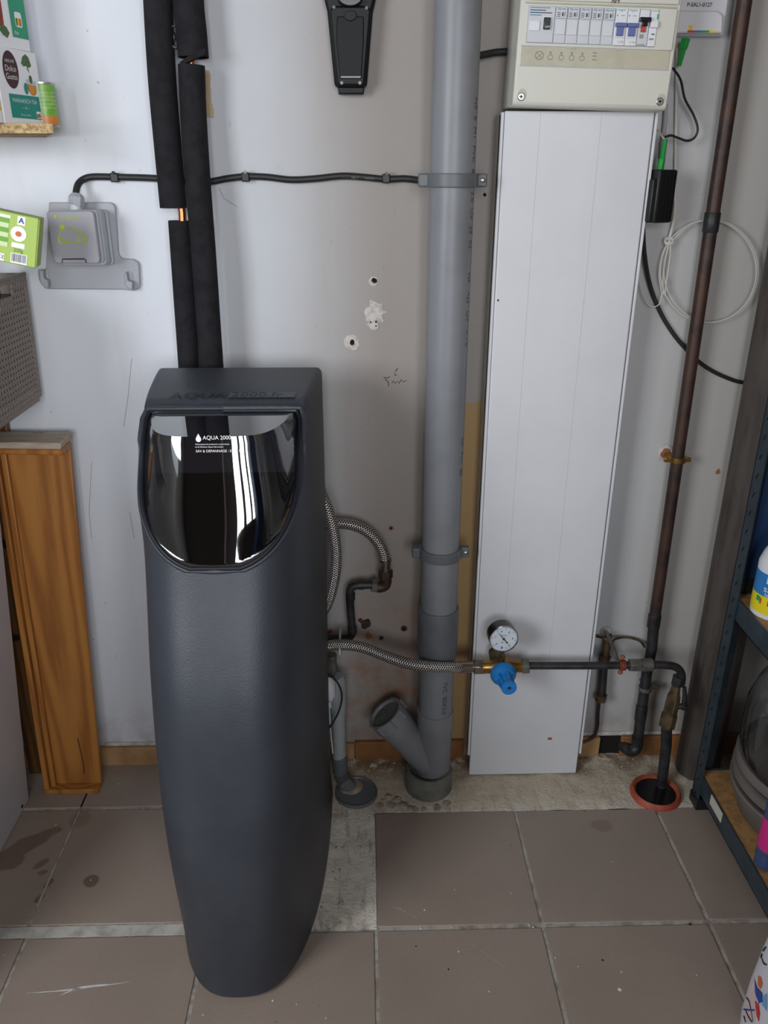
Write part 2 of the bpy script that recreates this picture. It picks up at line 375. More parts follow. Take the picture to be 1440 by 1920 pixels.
def obj(name, mb, m, parent=None, loc=None, bevel=0, smooth_ang=35, seg=2):
    o0 = ORIG[parent.name] if parent else Vector(loc if loc is not None else (0, 0, 0))
    me = bpy.data.meshes.new(name)
    me.from_pydata([p-o0 for p in mb.v], [], mb.f)
    if mb.uv:
        ul = me.uv_layers.new(name='UVMap')
        for pi_, poly in enumerate(me.polygons):
            if pi_ in mb.uv:
                for j, li in enumerate(poly.loop_indices): ul.data[li].uv = mb.uv[pi_][j]
    bm = bmesh.new(); bm.from_mesh(me); bmesh.ops.recalc_face_normals(bm, faces=bm.faces); bm.to_mesh(me); bm.free()
    me.polygons.foreach_set('use_smooth', [True]*len(me.polygons)); me.set_sharp_from_angle(angle=radians(smooth_ang))
    me.materials.append(M[m] if isinstance(m, str) else m)
    o = bpy.data.objects.new(name, me); COL.objects.link(o)
    if parent: o.parent = parent
    else: o.location = o0
    ORIG[o.name] = o0
    if bevel:
        b = o.modifiers.new('bevel', 'BEVEL'); b.width = bevel; b.segments = seg; b.limit_method = 'ANGLE'; b.angle_limit = radians(40); b.harden_normals = False
    return o
def tag(o, label, cat, group=None, kind=None):
    o['label'] = label; o['category'] = cat
    if group: o['group'] = group
    if kind: o['kind'] = kind
    return o
def thing(name, label, cat, loc, group=None):
    o = bpy.data.objects.new(name, None); COL.objects.link(o); o.location = loc; o.empty_display_size = .05
    ORIG[o.name] = Vector(loc); return tag(o, label, cat, group)
def struct(name, mb, m, parent=None, **k):
    o = obj(name, mb, m, parent, **k)
    if not parent: o['kind'] = 'structure'
    return o
def text(name, body, size, m, parent, fn, align='LEFT', bold=0):
    "lettering turned to a mesh and laid on a surface: fn maps text (x, y) to a world point"
    cu = bpy.data.curves.new(name, 'FONT'); cu.body = body; cu.size = size; cu.align_x = align; cu.align_y = 'CENTER'; cu.offset = bold; cu.resolution_u = 3
    to = bpy.data.objects.new(name, cu); me = bpy.data.meshes.new_from_object(to)
    bpy.data.objects.remove(to); bpy.data.curves.remove(cu)
    o0 = ORIG[parent.name]
    for v in me.vertices: v.co = Vector(fn(v.co.x, v.co.y)) - o0
    me.materials.clear(); me.materials.append(M[m]); me.name = name
    o = bpy.data.objects.new(name, me); COL.objects.link(o); o.parent = parent; ORIG[o.name] = o0; return o
def patch(name, m, parent, fn, poly):
    "thin printed patch: polygon in surface coordinates laid on a surface by fn"
    mb = MB(); mb.add([fn(u, v) for u, v in poly], [tuple(range(len(poly)))]); return obj(name, mb, m, parent)
def ell(cx, cy, rx, ry, n=24, rot=0): return [(cx+rx*cos(2*pi*k/n)*cos(rot)-ry*sin(2*pi*k/n)*sin(rot), cy+rx*cos(2*pi*k/n)*sin(rot)+ry*sin(2*pi*k/n)*cos(rot)) for k in range(n)]
def rect(x0, y0, x1, y1): return [(x0, y0), (x1, y0), (x1, y1), (x0, y1)]
def rrect(x0, y0, x1, y1, r, n=5):
    o = []
    for cx, cy, a in ((x1-r, y0+r, -90), (x1-r, y1-r, 0), (x0+r, y1-r, 90), (x0+r, y0+r, 180)):
        for k in range(n+1):
            t = radians(a+90*k/n); o.append((cx+r*cos(t), cy+r*sin(t)))
    return o

# ------------------------------------------------------------------ setting
XL, XR, YF, ZC = -1.7, 1.75, -4.2, 2.6
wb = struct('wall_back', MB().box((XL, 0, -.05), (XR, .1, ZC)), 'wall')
struct('wall_left', MB().box((XL-.1, YF, -.05), (XL, -2.9, ZC)).box((XL-.1, -1.7, -.05), (XL, .1, ZC)).box((XL-.1, -2.9, -.05), (XL, -1.7, 1.1)).box((XL-.1, -2.9, 2.2), (XL, -1.7, ZC)), 'room_paint')
struct('wall_right', MB().box((XR, YF, -.05), (XR+.1, .1, ZC)), 'room_paint')
struct('ceiling', MB().box((XL-.1, YF-.1, ZC), (XR+.1, .1, ZC+.1)), 'ceiling_paint')
wf = MB()
for x0, x1, z0, z1 in ((XL, -.37, 0, ZC), (.07, .26, 0, ZC), (.78, .98, 0, ZC), (1.50, XR, 0, ZC), (-.37, 1.50, 2.42, ZC), (-.37, 1.50, 0, .88)): wf.box((x0, YF-.06, z0), (x1, YF, z1))
struct('wall_front', wf, 'room_paint')
fl = struct('floor', MB().box((XL, YF, -.05), (-.325, 0, -.0022)).box((-.325, YF, -.05), (XR, -.51, -.0022)).box((.0185, -.51, -.05), (XR, -.196, -.0022)).box((-.325, -.51, -.05), (.0185, -.196, -.02)).box((-.325, -.196, -.05), (XR, 0, -.02)), 'grout')
def tile(x0, x1, d0, d1, dz=0):
    g = .0035
    obj('tile', MB().box((x0+g, -d1+g, -.012), (x1-g, -d0-g, dz)), 'tile', fl, bevel=.0016)
cols = [-1.68, -1.345, -1.01, -.672, -.3215, .0165, .351, .687, 1.022, 1.358, 1.694]
for i in range(len(cols)-1):
    for k in range(8):
        d0 = .511+.336*k
        if d0 < 3.9: tile(cols[i], cols[i+1], d0, d0+.336)
for i in range(len(cols)-1):
    x0, x1 = cols[i], cols[i+1]
    if x1 < -.3: tile(x0-.008 if i == 3 else x0, x1-.006, .165, .487); tile(x0-.014 if i == 3 else x0, x1, .0, .163)
    elif abs(x0-.0165) < .01 or abs(x0-.351) < .01: tile(x0, x1, .193, .508)
    elif x0 > .68: tile(x0, x1, .178, .508)
# bare screed where tiles are missing
sm = MB(); NX, NY = 70, 34
def grid(mb, x0, x1, y0, y1, nx, ny, hf):
    base = len(mb.v)
    for j in range(ny+1):
        for i in range(nx+1):
            x = x0+(x1-x0)*i/nx; y = y0+(y1-y0)*j/ny; mb.v.append(Vector((x, y, hf(x, y))))
    for j in range(ny):
        for i in range(nx):
            a = base+j*(nx+1)+i; mb.f.append((a, a+1, a+nx+2, a+nx+1))
from mathutils import noise as mn
def sh(x, y): return -.0015 + .0035*mn.noise(Vector((x*14, y*14, 1))) + .002*mn.noise(Vector((x*45, y*45, 5))) + max(0, (y+.05))*.12
grid(sm, -.325, 1.0, -.196, 0, 110, 20, sh)
grid(sm, -.325, .0185, -.51, -.196, 40, 36, sh)
obj('screed_patch', sm, 'screed', fl)
g2 = MB().box((-1.0, -.511, -.02), (-.325, -.487, -.0008)); obj('wide_grout_joint', g2, 'pale_joint', fl)
crumbs = MB()
for k in range(90):
    x = random.choice((random.uniform(-.1, .25), random.uniform(.5, .85))); y = -abs(random.gauss(.03, .03))-.018; r = random.uniform(.002, .006)
    if random.random() < .25: x = random.uniform(-.02, .22); y = random.uniform(-.19, -.03)
    vs = []; z0 = sh(x, y)
    for a in range(5): vs.append((x+r*cos(a*1.257)*random.uniform(.6, 1.2), y+r*sin(a*1.257)*random.uniform(.6, 1.2), z0-.001))
    vs.append((x, y, z0+r*random.uniform(.4, .8))); crumbs.add(vs, [(0, 1, 5), (1, 2, 5), (2, 3, 5), (3, 4, 5), (4, 0, 5)])
c = obj('mortar_crumbs', crumbs, 'rubble', fl, smooth_ang=5); c['kind'] = 'stuff'
lumps = MB()
for px, py, r in ((1132, 1419, .011), (1124, 1421, .008), (1141, 1424, .009), (712, 1424, .017), (700, 1433, .014), (686, 1412, .01), (745, 1500, .014), (727, 1492, .011), (770, 1513, .01), (820, 1512, .012), (1200, 1505, .008), (757, 1508, .012), (778, 1517, .011), (795, 1516, .009), (838, 1506, .011), (720, 1500, .009), (735, 1510, .012), (712, 1510, .010), (848, 1430, .012), (862, 1424, .014), (660, 1426, .014), (672, 1418, .012), (1206, 1500, .009), (1255, 1505, .007), (1270, 1490, .007), (640, 1440, .010), (728, 1440, .012)):
    q = on(px, py)
    base_ = len(lumps.v)
    lumps.lathe((q.x, q.y, sh(q.x, q.y)-.001), (0, 0, 1), [(0, r), (r*.22, r*.8), (r*.36, r*.3)], 9)
    for i_ in range(base_, len(lumps.v)): lumps.v[i_] = lumps.v[i_] + Vector((random.uniform(-.3, .3)*r, random.uniform(-.3, .3)*r, random.uniform(-.05, .08)*r))
c = obj('mortar_lumps', lumps, 'rubble', fl, smooth_ang=5); c['kind'] = 'stuff'

for nm, m, pts, w_ in (('paint_scuff', 'white_ink', ((50, 1862), (110, 1858), (175, 1850), (245, 1841)), .0011), ('paint_scuff', 'white_ink', ((112, 1866), (150, 1852), (200, 1845)), .0016), ('paint_scuff', 'grout', ((735, 1700), (748, 1704), (762, 1711)), .0022), ('paint_scuff', 'grout', ((762, 1711), (785, 1722), (820, 1742)), .0007), ('paint_scuff', 'grout', ((860, 1755), (920, 1795), (968, 1831)), .0007)):
    mb = MB(); P2 = curve([on(x, y, .0003) for x, y in pts], 6)
    for k_, p in enumerate(P2):
        q_ = 4*k_/(len(P2)-1)*(1-k_/(len(P2)-1)); mb.v += [p+Vector((0, w_*(.2+q_)*random.uniform(.5, 1.2), 0)), p-Vector((0, w_*(.2+q_)*random.uniform(.5, 1.2), 0))]
    mb.f = [(2*i, 2*i+1, 2*i+3, 2*i+2) for i in range(len(P2)-1)]; obj(nm, mb, m, fl)
for px, py, rr_ in ((1162, 1855, .0042), (1000, 1738, .002), (992, 1734, .002), (1018, 1742, .0016), (796, 1706, .0022), (852, 1668, .0014), (958, 1675, .0015), (1148, 1616, .0014), (860, 1784, .002), (1041, 1796, .0016), (1084, 1812, .0014), (917, 1859, .0016), (789, 1740, .002), (846, 1737, .0016), (1306, 1828, .0014), (511, 1876, .002), (556, 1883, .0014), (611, 1909, .0014), (888, 1660, .003), (170, 1650, .0016)):
    q = on(px, py, .0003); n_ = 7; obj('paint_speck', MB().lathe((q.x, q.y, -.0002), (0, 0, 1), [(0, rr_), (.0007, rr_*.7)], n_), 'white_ink' if rr_ < .003 or px == 1162 else 'grout', fl)
for px, py, rr_ in ((1130, 1800, .0025), (1294, 1733, .003), (841, 1817, .002), (780, 1774, .0018)):
    q = on(px, py, .0003); obj('dirt_speck', MB().lathe((q.x, q.y, -.0002), (0, 0, 1), [(0, rr_), (.0007, rr_*.7)], 7), 'hole', fl)
def plinth(x0, x1, m, z=.055, t=.013):
    return MB().box((x0, -t, -.004), (x1, 0, z)), m
bb = struct('baseboard_back', plinth(-1.6, -.7, 'plinth')[0], 'plinth', bevel=.002)
for x0, x1, m, z in ((-.698, -.362, 'plinth', .053), (-.36, -.03, 'plinth', .053), (-.028, .1, 'plinth_brown', .058), (.102, .25, 'plinth_brown', .058), (.535, .60, 'plinth', .06), (.655, .84, 'plinth_brown', .062), (.842, 1.3, 'plinth_brown', .062)):
    obj('skirting_tile', plinth(x0, x1, m, z)[0], m, bb, bevel=.002)
obj('plaster_edge', MB().box((-.66, -.006, .053), (-.36, 0, .064)), 'plaster', bb, bevel=.003)
obj('pipe_recess', MB().box((.60, -.0035, -.002), (.655, 0, .058)), 'hole', bb)
obj('plaster_edge', MB().box((.535, -.006, .062), (.84, 0, .072)), 'plaster', bb, bevel=.003)

# marks on the back wall
def wdisc(name, px, py, r, m, t=.0012, n=14, rag=0):
    q = at(px, py); poly = []
    for k in range(n):
        rr = r*(1+random.uniform(-rag, rag)); poly.append((q.x+rr*cos(2*pi*k/n), q.z+rr*sin(2*pi*k/n)))
    return obj(name, MB().prism(poly, -t, t+.0005), m, wb)
for px, py, r in ((702, 526, .0055), (660, 642, .0055), (909, 365, .003)): wdisc('drill_hole', px, py, r, 'hole', .0016, 10, .2)
for px, py, r in ((659, 642, .016), (700, 527, .009)): wdisc('plaster_ring', px, py, r, 'plaster', .0008, 18, .1)
wdisc('plaster_patch', 703, 585, .02, 'plaster', .0012, 16, .35); wdisc('plaster_patch', 700, 608, .011, 'plaster', .002, 12, .2)
for px, py in ((695, 604), (705, 603), (705, 611)): wdisc('drill_hole', px, py, .002, 'hole', .0026, 7, .2)
wdisc('wall_plug', 733, 990, .006, 'rust', .001, 10, .15); wdisc('drill_hole', 733, 990, .003, 'hole', .0016, 8)
wdisc('wall_plug', 757.5, 1178, .008, 'brass_old', .002, 14); wdisc('drill_hole', 757.5, 1178, .0045, 'hole', .0028, 10)
wdisc('wall_plug', 715, 1196, .006, 'putty', .0018, 9, .3); wdisc('rust_spot', 690, 1192, .009, 'rust', .0006, 12, .35); wdisc('rust_spot', 617, 1185, .008, 'rust', .0006, 12, .3)
wdisc('putty_lump', 687, 1168, .013, 'putty', .006, 11, .28); wdisc('putty_lump', 676, 1163, .005, 'putty', .004, 8, .3); wdisc('rust_spot', 1346, 884, .006, 'rust', .0008, 9, .35)
scr = MB()
for pts in (((722, 710), (728, 717), (729, 724)), ((719, 707), (726, 709), (731, 706)), ((735, 718), (738, 714), (741, 719), (745, 715), (748, 719), (752, 712), (757, 716), (762, 713)), ((744, 693), (746, 690), (741, 697)), ((741, 700), (740, 704), (744, 703))):
    scr.tube([at(x, y, .0004) for x, y in pts], .0008, 4)
obj('pencil_scribble', scr, 'brown_ink', wb)
for pts in (((247, 672), (240, 745), (232, 800)), ((172, 865), (167, 960), (172, 1010)), ((410, 352), (420, 372), (445, 388)), ((243, 960), (252, 1010))):
    obj('scratch', MB().tube([at(x, y, .0002) for x, y in pts], .0005, 4), 'grey_ink', wb)

# ------------------------------------------------------------------ water softener
SX, SDEP = -.2347, .137                     # centre line, distance of its back from the wall
def lerp_tab(t, z):
    if z <= t[0][0]: return t[0][1]
    for k in range(len(t)-1):
        (z0, v0), (z1, v1) = t[k], t[k+1]
        if z <= z1:
            u = (z-z0)/(z1-z0)
            m0 = (v1-t[k-1][1])/(z1-t[k-1][0]) if k else (v1-v0)/(z1-z0)
            m1 = (t[k+2][1]-v0)/(t[k+2][0]-z0) if k+2 < len(t) else (v1-v0)/(z1-z0)
            h = z1-z0; return (2*u**3-3*u*u+1)*v0+(u**3-2*u*u+u)*h*m0+(3*u*u-2*u**3)*v1+(u**3-u*u)*h*m1
    return t[-1][1]
BT = [(0, .519), (.30, .517), (.60, .468), (.815, .392), (1.05, .338)]
ATAB = [(0, .1545), (.1, .1495), (.4, .152), (.8, .1563), (1.05, .1565)]
NTAB = [(0, 2.65), (.4, 3.45), (.80, 3.3), (.90, 3.7), (1.05, 3.9)]
ZT, ZU = 1.047, .815
def fr(z): return lerp_tab(BT, z)
def hw(z): return lerp_tab(ATAB, z)
def nx(z): return lerp_tab(NTAB, z)
def taper(z): t = min(1, max(0, (z-.86)/.17)); return t*t*(3-2*t)*.55
def plane_d(z): return .192 + (1.034-z)*((fr(ZU)-.192)/(1.034-ZU))
def wide(z):
    "half width of the U-shaped window opening at height z"
    return .1295 if z >= .95 else .1295*max(0, 1-((.95-z)/(.95-ZU))**2.3)**(1/2.3)
def cutd(u, z):
    W = wide(z)
    W = max(W, .012)
    t = min(1, max(0, (z-.955)/.045)); k = 1-t*t*(3-2*t)
    return plane_d(z) + k*max(-2, min(9, (dof(W, z)-plane_d(z))/(W*W)))*u*u
def dof(u, z):
    a = hw(z)
    for _ in range(3): d = fr(z)*max(0, 1-min(1, abs(u)/a)**nx(z))**(1/nx(z)); a = hw(z)*(1-taper(z)*d)
    return d
def drop(d, z): return max(0, (z-.98)/(ZT-.98))*.0145*min(1.15, d/.19)**1.4
def soft(u, d, z): return Vector((SX+u, -(SDEP+d), z))
wsft = thing('water_softener', 'tall dark grey textured plastic water softener cabinet with smoked curved window', 'water softener', (SX, -SDEP-.25, 0))
body = MB(); zs = [0, .004, .012] + [.03+.03*i for i in range(26)] + [ZU-.004+(.005*i) for i in range(0, 47)]
zs = sorted(set(round(z, 4) for z in zs if z < ZT-.012)) + [ZT-.012, ZT-.006, ZT-.0015, ZT]
NR = 84; rings = []
for z in zs:
    row = []; ins = 0
    if z > ZT-.012: t = (z-(ZT-.012))/.012; ins = .010*(1-math.sqrt(max(0, 1-t*t)))
    if z < .012: ins = .004*(1-z/.012)
    a = hw(z)
    n_ = nx(z); g0 = (1-.9**n_)**(1/n_)
    fs = [(-(1-(g0*i/12)**n_)**(1/n_), g0*i/12) for i in range(12)] + [(f, (1-abs(f)**n_)**(1/n_)) for f in [-.9+1.8*i/60 for i in range(61)]] + [((1-(g0*i/12)**n_)**(1/n_), g0*i/12) for i in range(11, -1, -1)]
    for f, g in fs:
        u = a*f; d = fr(z)*g
        pd = cutd(u, z)
        if z > ZU and d > pd: d = pd
        s = 1-ins/a; u *= 1-taper(z)*d
        row.append(soft(u*s, max(d*s, 0), z-drop(d, z)))
    rings.append(row)
for i, row in enumerate(rings): body.v += row
n1 = NR+1
for i in range(len(rings)-1):
    for k in range(NR): body.f.append((i*n1+k, i*n1+k+1, (i+1)*n1+k+1, (i+1)*n1+k))
    body.f.append((i*n1+NR, i*n1, (i+1)*n1, (i+1)*n1+NR))
body.f.append(tuple(range(n1-1, -1, -1))); body.f.append(tuple((len(rings)-1)*n1+k for k in range(n1)))
obj('cabinet', body, 'softener', wsft, smooth_ang=42)
# window: the chunk of the rounded front that the sloping cut took away
WZ0, WZ1, INS = ZU+.004, 1.018, .93
def wside(z):
    return max(.0004, wide(z)-.0045*min(1, wide(z)/.03)-.006*max(0, (z-(WZ1-.012))/.012)**2.5)
win = MB(); NZ, NU = 36, 40; idx = []
for j in range(NZ+1):
    z = WZ0+(WZ1-WZ0)*(j/NZ)**2
    for i in range(NU+1):
        s = -1+2*i/NU; u = wside(z)*s
        d = cutd(u, z)+.003+max(0, dof(u, z)-cutd(u, z)-.004)*(1-abs(s)**10)
        win.v.append(soft(u, d, z))
for j in range(NZ):
    for i in range(NU):
        a = j*(NU+1)+i; win.f.append((a, a+1, a+NU+2, a+NU+1))
b0 = NZ*(NU+1); o = len(win.v)
for i in range(NU+1):
    s = -1+2*i/NU; win.v.append(soft(wside(WZ1)*s, cutd(wside(WZ1)*s, WZ1)+.003, WZ1+.0015))
for i in range(NU): win.f.append((b0+i, b0+i+1, o+i+1, o+i))
wobj = obj('window_cover', win, 'smoked', wsft, smooth_ang=50)
pan = MB()
def panel(z0, z1, off):
    m = MB(); n = 20
    for j in range(n+1):
        z = z0+(z1-z0)*(j/n)**(2 if z0 < ZU+.02 else 1)
        for k in range(9):
            u = (k/4-1)*max(.0005, wside(z)-.004); m.v.append(soft(u, cutd(u, z)+off, z))
    for j in range(n):
        for k in range(8): m.f.append((9*j+k, 9*j+k+1, 9*j+k+10, 9*j+k+9))
    return m
ZM = .937
obj('upper_panel', panel(ZM, WZ1, .0012), 'inner_upper', wsft); obj('lower_panel', panel(WZ0, ZM, .0012), 'inner_lower', wsft)
def outline(off, out):
    L = []
    for j in range(41):
        q = 1-j/40; zc = WZ0+(WZ1-WZ0)*q*q
        L.append((wside(zc)+off*min(1, wside(zc)/.02) if j < 40 else 0, zc+(off*.4 if j == 0 else -off*.7*(1-q)**2)))
    pts = [soft(wside(WZ1)*q/8, cutd(wside(WZ1)*q/8, WZ1)+out, WZ1+off*.55) for q in range(8)] + [soft(u, min(cutd(u, max(z, ZU)), dof(u, z))+out, z) for u, z in L[:-1]] + [soft(0, plane_d(L[-1][1])+out, L[-1][1])]
    pts += [soft(-(p.x-SX), -p.y-SDEP, p.z) for p in reversed(pts[1:-1])]
    return pts + [pts[0]]
obj('window_seal', MB().tube(outline(.0035, .001), .0038, 8, False), 'seal', wsft)
obj('window_rim', MB().tube(outline(.0100, -.0032), .0052, 8, False), 'softener', wsft)
# lettering on the window and embossed on the top edge
def onwin(x, y): return soft(x, dof(x, y)+.0004, y)
def wl(cx, cz): return lambda x, y: onwin(cx+x, cz+y)
def px_win(px, py):
    "surface coordinates of the window point seen at a pixel"
    p = None; dep = SDEP+.36
    for _ in range(12): p = at(px, py, dep); dep = SDEP+dof(p.x-SX, p.z)
    return p.x-SX, p.z
for body_, px, py, size in (('AQUA 2000', 380, 821, .0084), ('Adoucissant de production automatique', 366, 833, .0032), ('et de filtration depuis des années', 366, 838, .0032), ('SAV & DEPANNAGE : 01 82 88', 367, 846, .0054)):
    u, z = px_win(px, py); text('lettering', body_, size, 'white_ink', wobj, wl(u, z))
u, z = px_win(372, 821)
patch('drop_logo', 'white_ink', wobj, lambda a, b: onwin(u+a, z+b), [(0, .0065)]+[(.0042*cos(t), -.002+.0042*sin(t)) for t in [radians(35-k*25) for k in range(11)]])
def ontop(x, d, o): return Vector((SX+x, -SDEP-d, ZT-drop(d, ZT)+o))
text('embossed_lettering', 'AQUA', .034, 'softener_text', wsft, lambda x, y: ontop(-.098+x, .162-y, .0008))
npl = MB(); nv = [ontop(x, d, .0007) for d in (.150, .162, .175) for x in (.004, .118)]
npl.add(nv, [(0, 1, 3, 2), (2, 3, 5, 4)]); obj('name_plate', npl, 'softener_plate', wsft)
text('embossed_lettering', '2000.fr', .031, 'softener_text', wsft, lambda x, y: ontop(.007+x, .162-y, .0013))

# ------------------------------------------------------------------ grey drain pipe, dep .1
DD = .1
def dz(px, py): return at(px, py, DD)
ax_ = (dz(864, 0).x + dz(822, 1040).x)/2
dp = thing('drain_pipe', 'tall grey plastic drain pipe with inclined capped branch near the floor', 'pipe', (ax_, -DD, 0))
zc1, zc2, zs1, zs2, zw1, zw2 = dz(820, 1138).z, dz(820, 1232).z, dz(820, 1232).z, dz(815, 1330).z, dz(815, 1330).z, .03
obj('pipe', MB().cyl((ax_, -DD, zc2-.05), (ax_, -DD, 2.55), .040, 48), 'pvc', dp)
obj('coupling', MB().lathe((ax_, -DD, 0), (0, 0, 1), [(zc2-.012, .0405), (zc2, .0425), (zc2+.014, .0448), (zc1-.002, .0448), (zc1, .044), (zc1, .0402)], 48), 'pvc_dark', dp)
obj('lower_pipe', MB().cyl((ax_, -DD, zs2-.03), (ax_, -DD, zc2), .0395, 48), 'pvc', dp)
wy = MB().lathe((ax_, -DD, 0), (0, 0, 1), [(.03, .040), (.05, .0405), (zs2-.055, .041), (zs2-.05, .0432), (zs2-.001, .0434), (zs2, .042), (zs2, .0397)], 48)
b1 = at(727, 1343, DD); b0_ = Vector((ax_, -DD, .055)); bd = (b1-b0_).normalized()
wy.lathe(b0_, bd, [(0, .038), ((b1-b0_).length-.05, .0405), ((b1-b0_).length-.046, .0432), ((b1-b0_).length-.012, .0432)], 40)
obj('branch_fitting', wy, 'pvc', dp)
bl_ = (b1-b0_).length
cap = MB().lathe(b0_, bd, [(bl_-.018, .0434), (bl_-.018, .0455), (bl_+.012, .0455), (bl_+.012, .0400), (bl_+.005, .039), (bl_+.005, .0005)], 40)
u_ = Vector((0, 1, 0)); v_ = bd.cross(u_).normalized(); u_ = v_.cross(bd)
for k in range(8):
    a = k*pi/4+.3; c_ = b0_+bd*(bl_-.002)+.0455*(cos(a)*u_+sin(a)*v_); cap.cyl(c_-bd*.013, c_+bd*.0135, .004, 6)
obj('branch_cap', cap, 'pvc', dp)
obj('cap_face', MB().lathe(b0_, bd, [(bl_+.0052, .038), (bl_+.0056, .037)], 32), 'pvc_old', dp)
obj('floor_socket', MB().lathe((ax_-.012, -DD-.004, -.02), (0, 0, 1), [(0, .058), (.068, .057), (.075, .054), (.075, .048), (.060, .043), (.060, .001)], 40), 'pvc_old', dp)
def along_pipe(z0, r, ang0):
    # printing runs down the pipe: text x -> -z, text y -> around
    return lambda x, y: (ax_+r*sin(ang0+y/r), -DD-r*cos(ang0+y/r), z0-x)
text('pipe_printing', 'PVC  80X3.0  10 80', .017, 'dark_txt', dp, along_pipe(dz(822, 1262).z, .0401, .42))
for z0, s in ((1.51, 'NF  E  M1  PVC  80 X 3.0  UV  25  02'), (1.22, 'NF   ΛΩ   UV   Λ / V'), (.90, 'NF  PVC  80')):
    text('pipe_printing', s, .016, 'dark_txt', dp, along_pipe(z0, .0405, 1.02))
def collar(px, py, lab):
    z = dz(px, py).z
    t = thing('pipe_collar', lab, 'pipe clamp', (ax_, -DD, z), 'collars on the grey drain pipe')
    band = MB(); n = 28; hh = .0115
    for sgn in (1, -1):
        prof = []
        for k in range(n+1):
            a = pi*k/n
            prof.append((cos(a), sgn*sin(a)))
        pv = [(ax_+.0465*c, -DD-.0465*s_) for c, s_ in prof] + [(ax_+.0402*c, -DD-.0402*s_) for c, s_ in reversed(prof)]
        m = len(pv); vs = [(x, y, z-hh) for x, y in pv]+[(x, y, z+hh) for x, y in pv]
        band.add(vs, [(i, (i+1) % m, m+(i+1) % m, m+i) for i in range(m)] + [(i, m-1-i, m-2-i, i+1) for i in range(n)] + [(m+i, m+i+1, m+m-2-i, m+m-1-i) for i in range(n)])
    obj('band', band, 'pvc_dark', t, bevel=.0015)
    for sx in (-1, 1):
        obj('lug', MB().box((ax_+sx*.043, -DD-.009, z-hh), (ax_+sx*.062, -DD+.009, z+hh)), 'pvc_dark', t, bevel=.003)
        if sx > 0: obj('screw', MB().lathe((ax_+sx*.054, -DD-.009, z), (0, -1, 0), [(0, .0045), (.002, .0045), (.003, .003)], 14), 'steelscrew', t)
    obj('stem', MB().cyl((ax_, -DD+.041, z), (ax_, 0, z), .006, 12), 'steelscrew', t)
collar(852, 338, 'upper grey plastic collar holding drain pipe, at the black cable')
collar(825, 1034, 'lower grey plastic collar holding drain pipe above the coupling')

# ------------------------------------------------------------------ white cable duct and consumer unit
TD = .07
x0, x1 = at(948, 205, TD).x, at(1227, 212, TD).x; xa, xb = .2555, .5305
dk = thing('cable_duct', 'wide white plastic cable duct running down the wall under the fuse box', 'cable duct', (.393, 0, 0))
obj('duct_base', MB().box((xa-.004, -TD+.006, .062), (xb+.004, 0, 1.488)), 'duct_side', dk, bevel=.0015)
obj('duct_cover', MB().box((xa+.002, -TD-.003, .001), (xb-.003, -TD+.008, 1.492)), 'white_pvc', dk, bevel=.0025)
for sx, sg in ((xa, 1), (xb, -1)):
    obj('edge_strip', MB().box((sx-.004*sg, -TD-.0025, .062), (sx+.0012*sg, -TD+.02, 1.49)), 'white_pvc', dk, bevel=.001)
for xx in (xa+.066, xa+.176):
    obj('score_line', MB().box((xx-.0003, -TD-.0033, .3), (xx+.0003, -TD-.003, 1.49)), 'line', dk)
wdk = on(1030, 1387, 0); q = at(1031, 1385, TD+.003)
obj('stain_spot', MB().prism(ell(q.x, q.z, .006, .004, 9), -TD-.0035, .0006), 'rust', dk)
q = at(934, 563, TD+.003); obj('stain_spot', MB().prism(ell(q.x, q.z, .002, .002, 7), -TD-.0035, .0006), 'hole', dk)

CD = .118
o1 = at(961, 199, CD); TL = radians(-1.35)
cuM = Matrix.Translation(o1) @ Matrix.Rotation(-TL, 4, 'Y')
cuM = Matrix.Translation(o1) @ Matrix.Rotation(radians(1.35), 4, 'Y') @ Matrix.Diagonal((.985, 1, .848, 1))
CW = .2735
cu = thing('consumer_unit', 'cream fuse box with rows of grey and white circuit breakers above the duct', 'fuse box', o1+Vector((.13, CD, -.01)))
def L(u, v, out=0): return cuM @ Vector((u, -out, v))
def lbox(mb, u0, u1, v0, v1, o0, o1_): return mb.box((u0, -o1_, v0), (u1, -o0, v1), cuM)
cas = MB()
# casing with a sloped underside, section in depth/height swept along u
sec = [(0, -.002), (0, .36), (-CD+.004, .36), (-CD+.004, .028), (-CD+.016, .002), (-CD+.05, -.012), (-.0, -.012)]
hs = [(-CD+.004, .001), (-.007, .0), (-.0015, .006), (0, .03), (0, .36), (-CD+.004, .36)]
vs = [cuM @ Vector((u, -d, v)) for u in (0, CW) for d, v in hs]; m = len(hs)
cas.add(vs, [tuple(range(m)), tuple(range(2*m-1, m-1, -1))]+[(i, (i+1) % m, m+(i+1) % m, m+i) for i in range(m)])
obj('casing', cas, 'cream', cu, bevel=.003)
obj('front_cover', lbox(MB(), .006, CW-.006, .185, .36, -.001, .0035), 'cream', cu, bevel=.0015)
fr_ = MB(); lbox(fr_, .008, CW-.008, .1795, .1825, -.001, .0022); obj('cover_ridge', fr_, 'cream2', cu, bevel=.0006)
obj('breaker_recess', lbox(MB(), .0135, .238, .1125, .1765, -.001, .0006), 'line', cu)
obj('blank_plate', lbox(MB(), .2345, CW-.0075, .107, .178, -.001, .0042), 'cream', cu, bevel=.001)
ls = obj('label_strip', lbox(MB(), .0075, CW-.008, .0735, .1075, -.001, .0012), 'cream2', cu, bevel=.0006)
obj('strip_edge', lbox(MB(), .007, CW-.0075, .1072, .1086, -.001, .002), 'line', cu); obj('strip_edge', lbox(MB(), .007, CW-.0075, .0722, .0736, -.001, .002), 'line', cu)
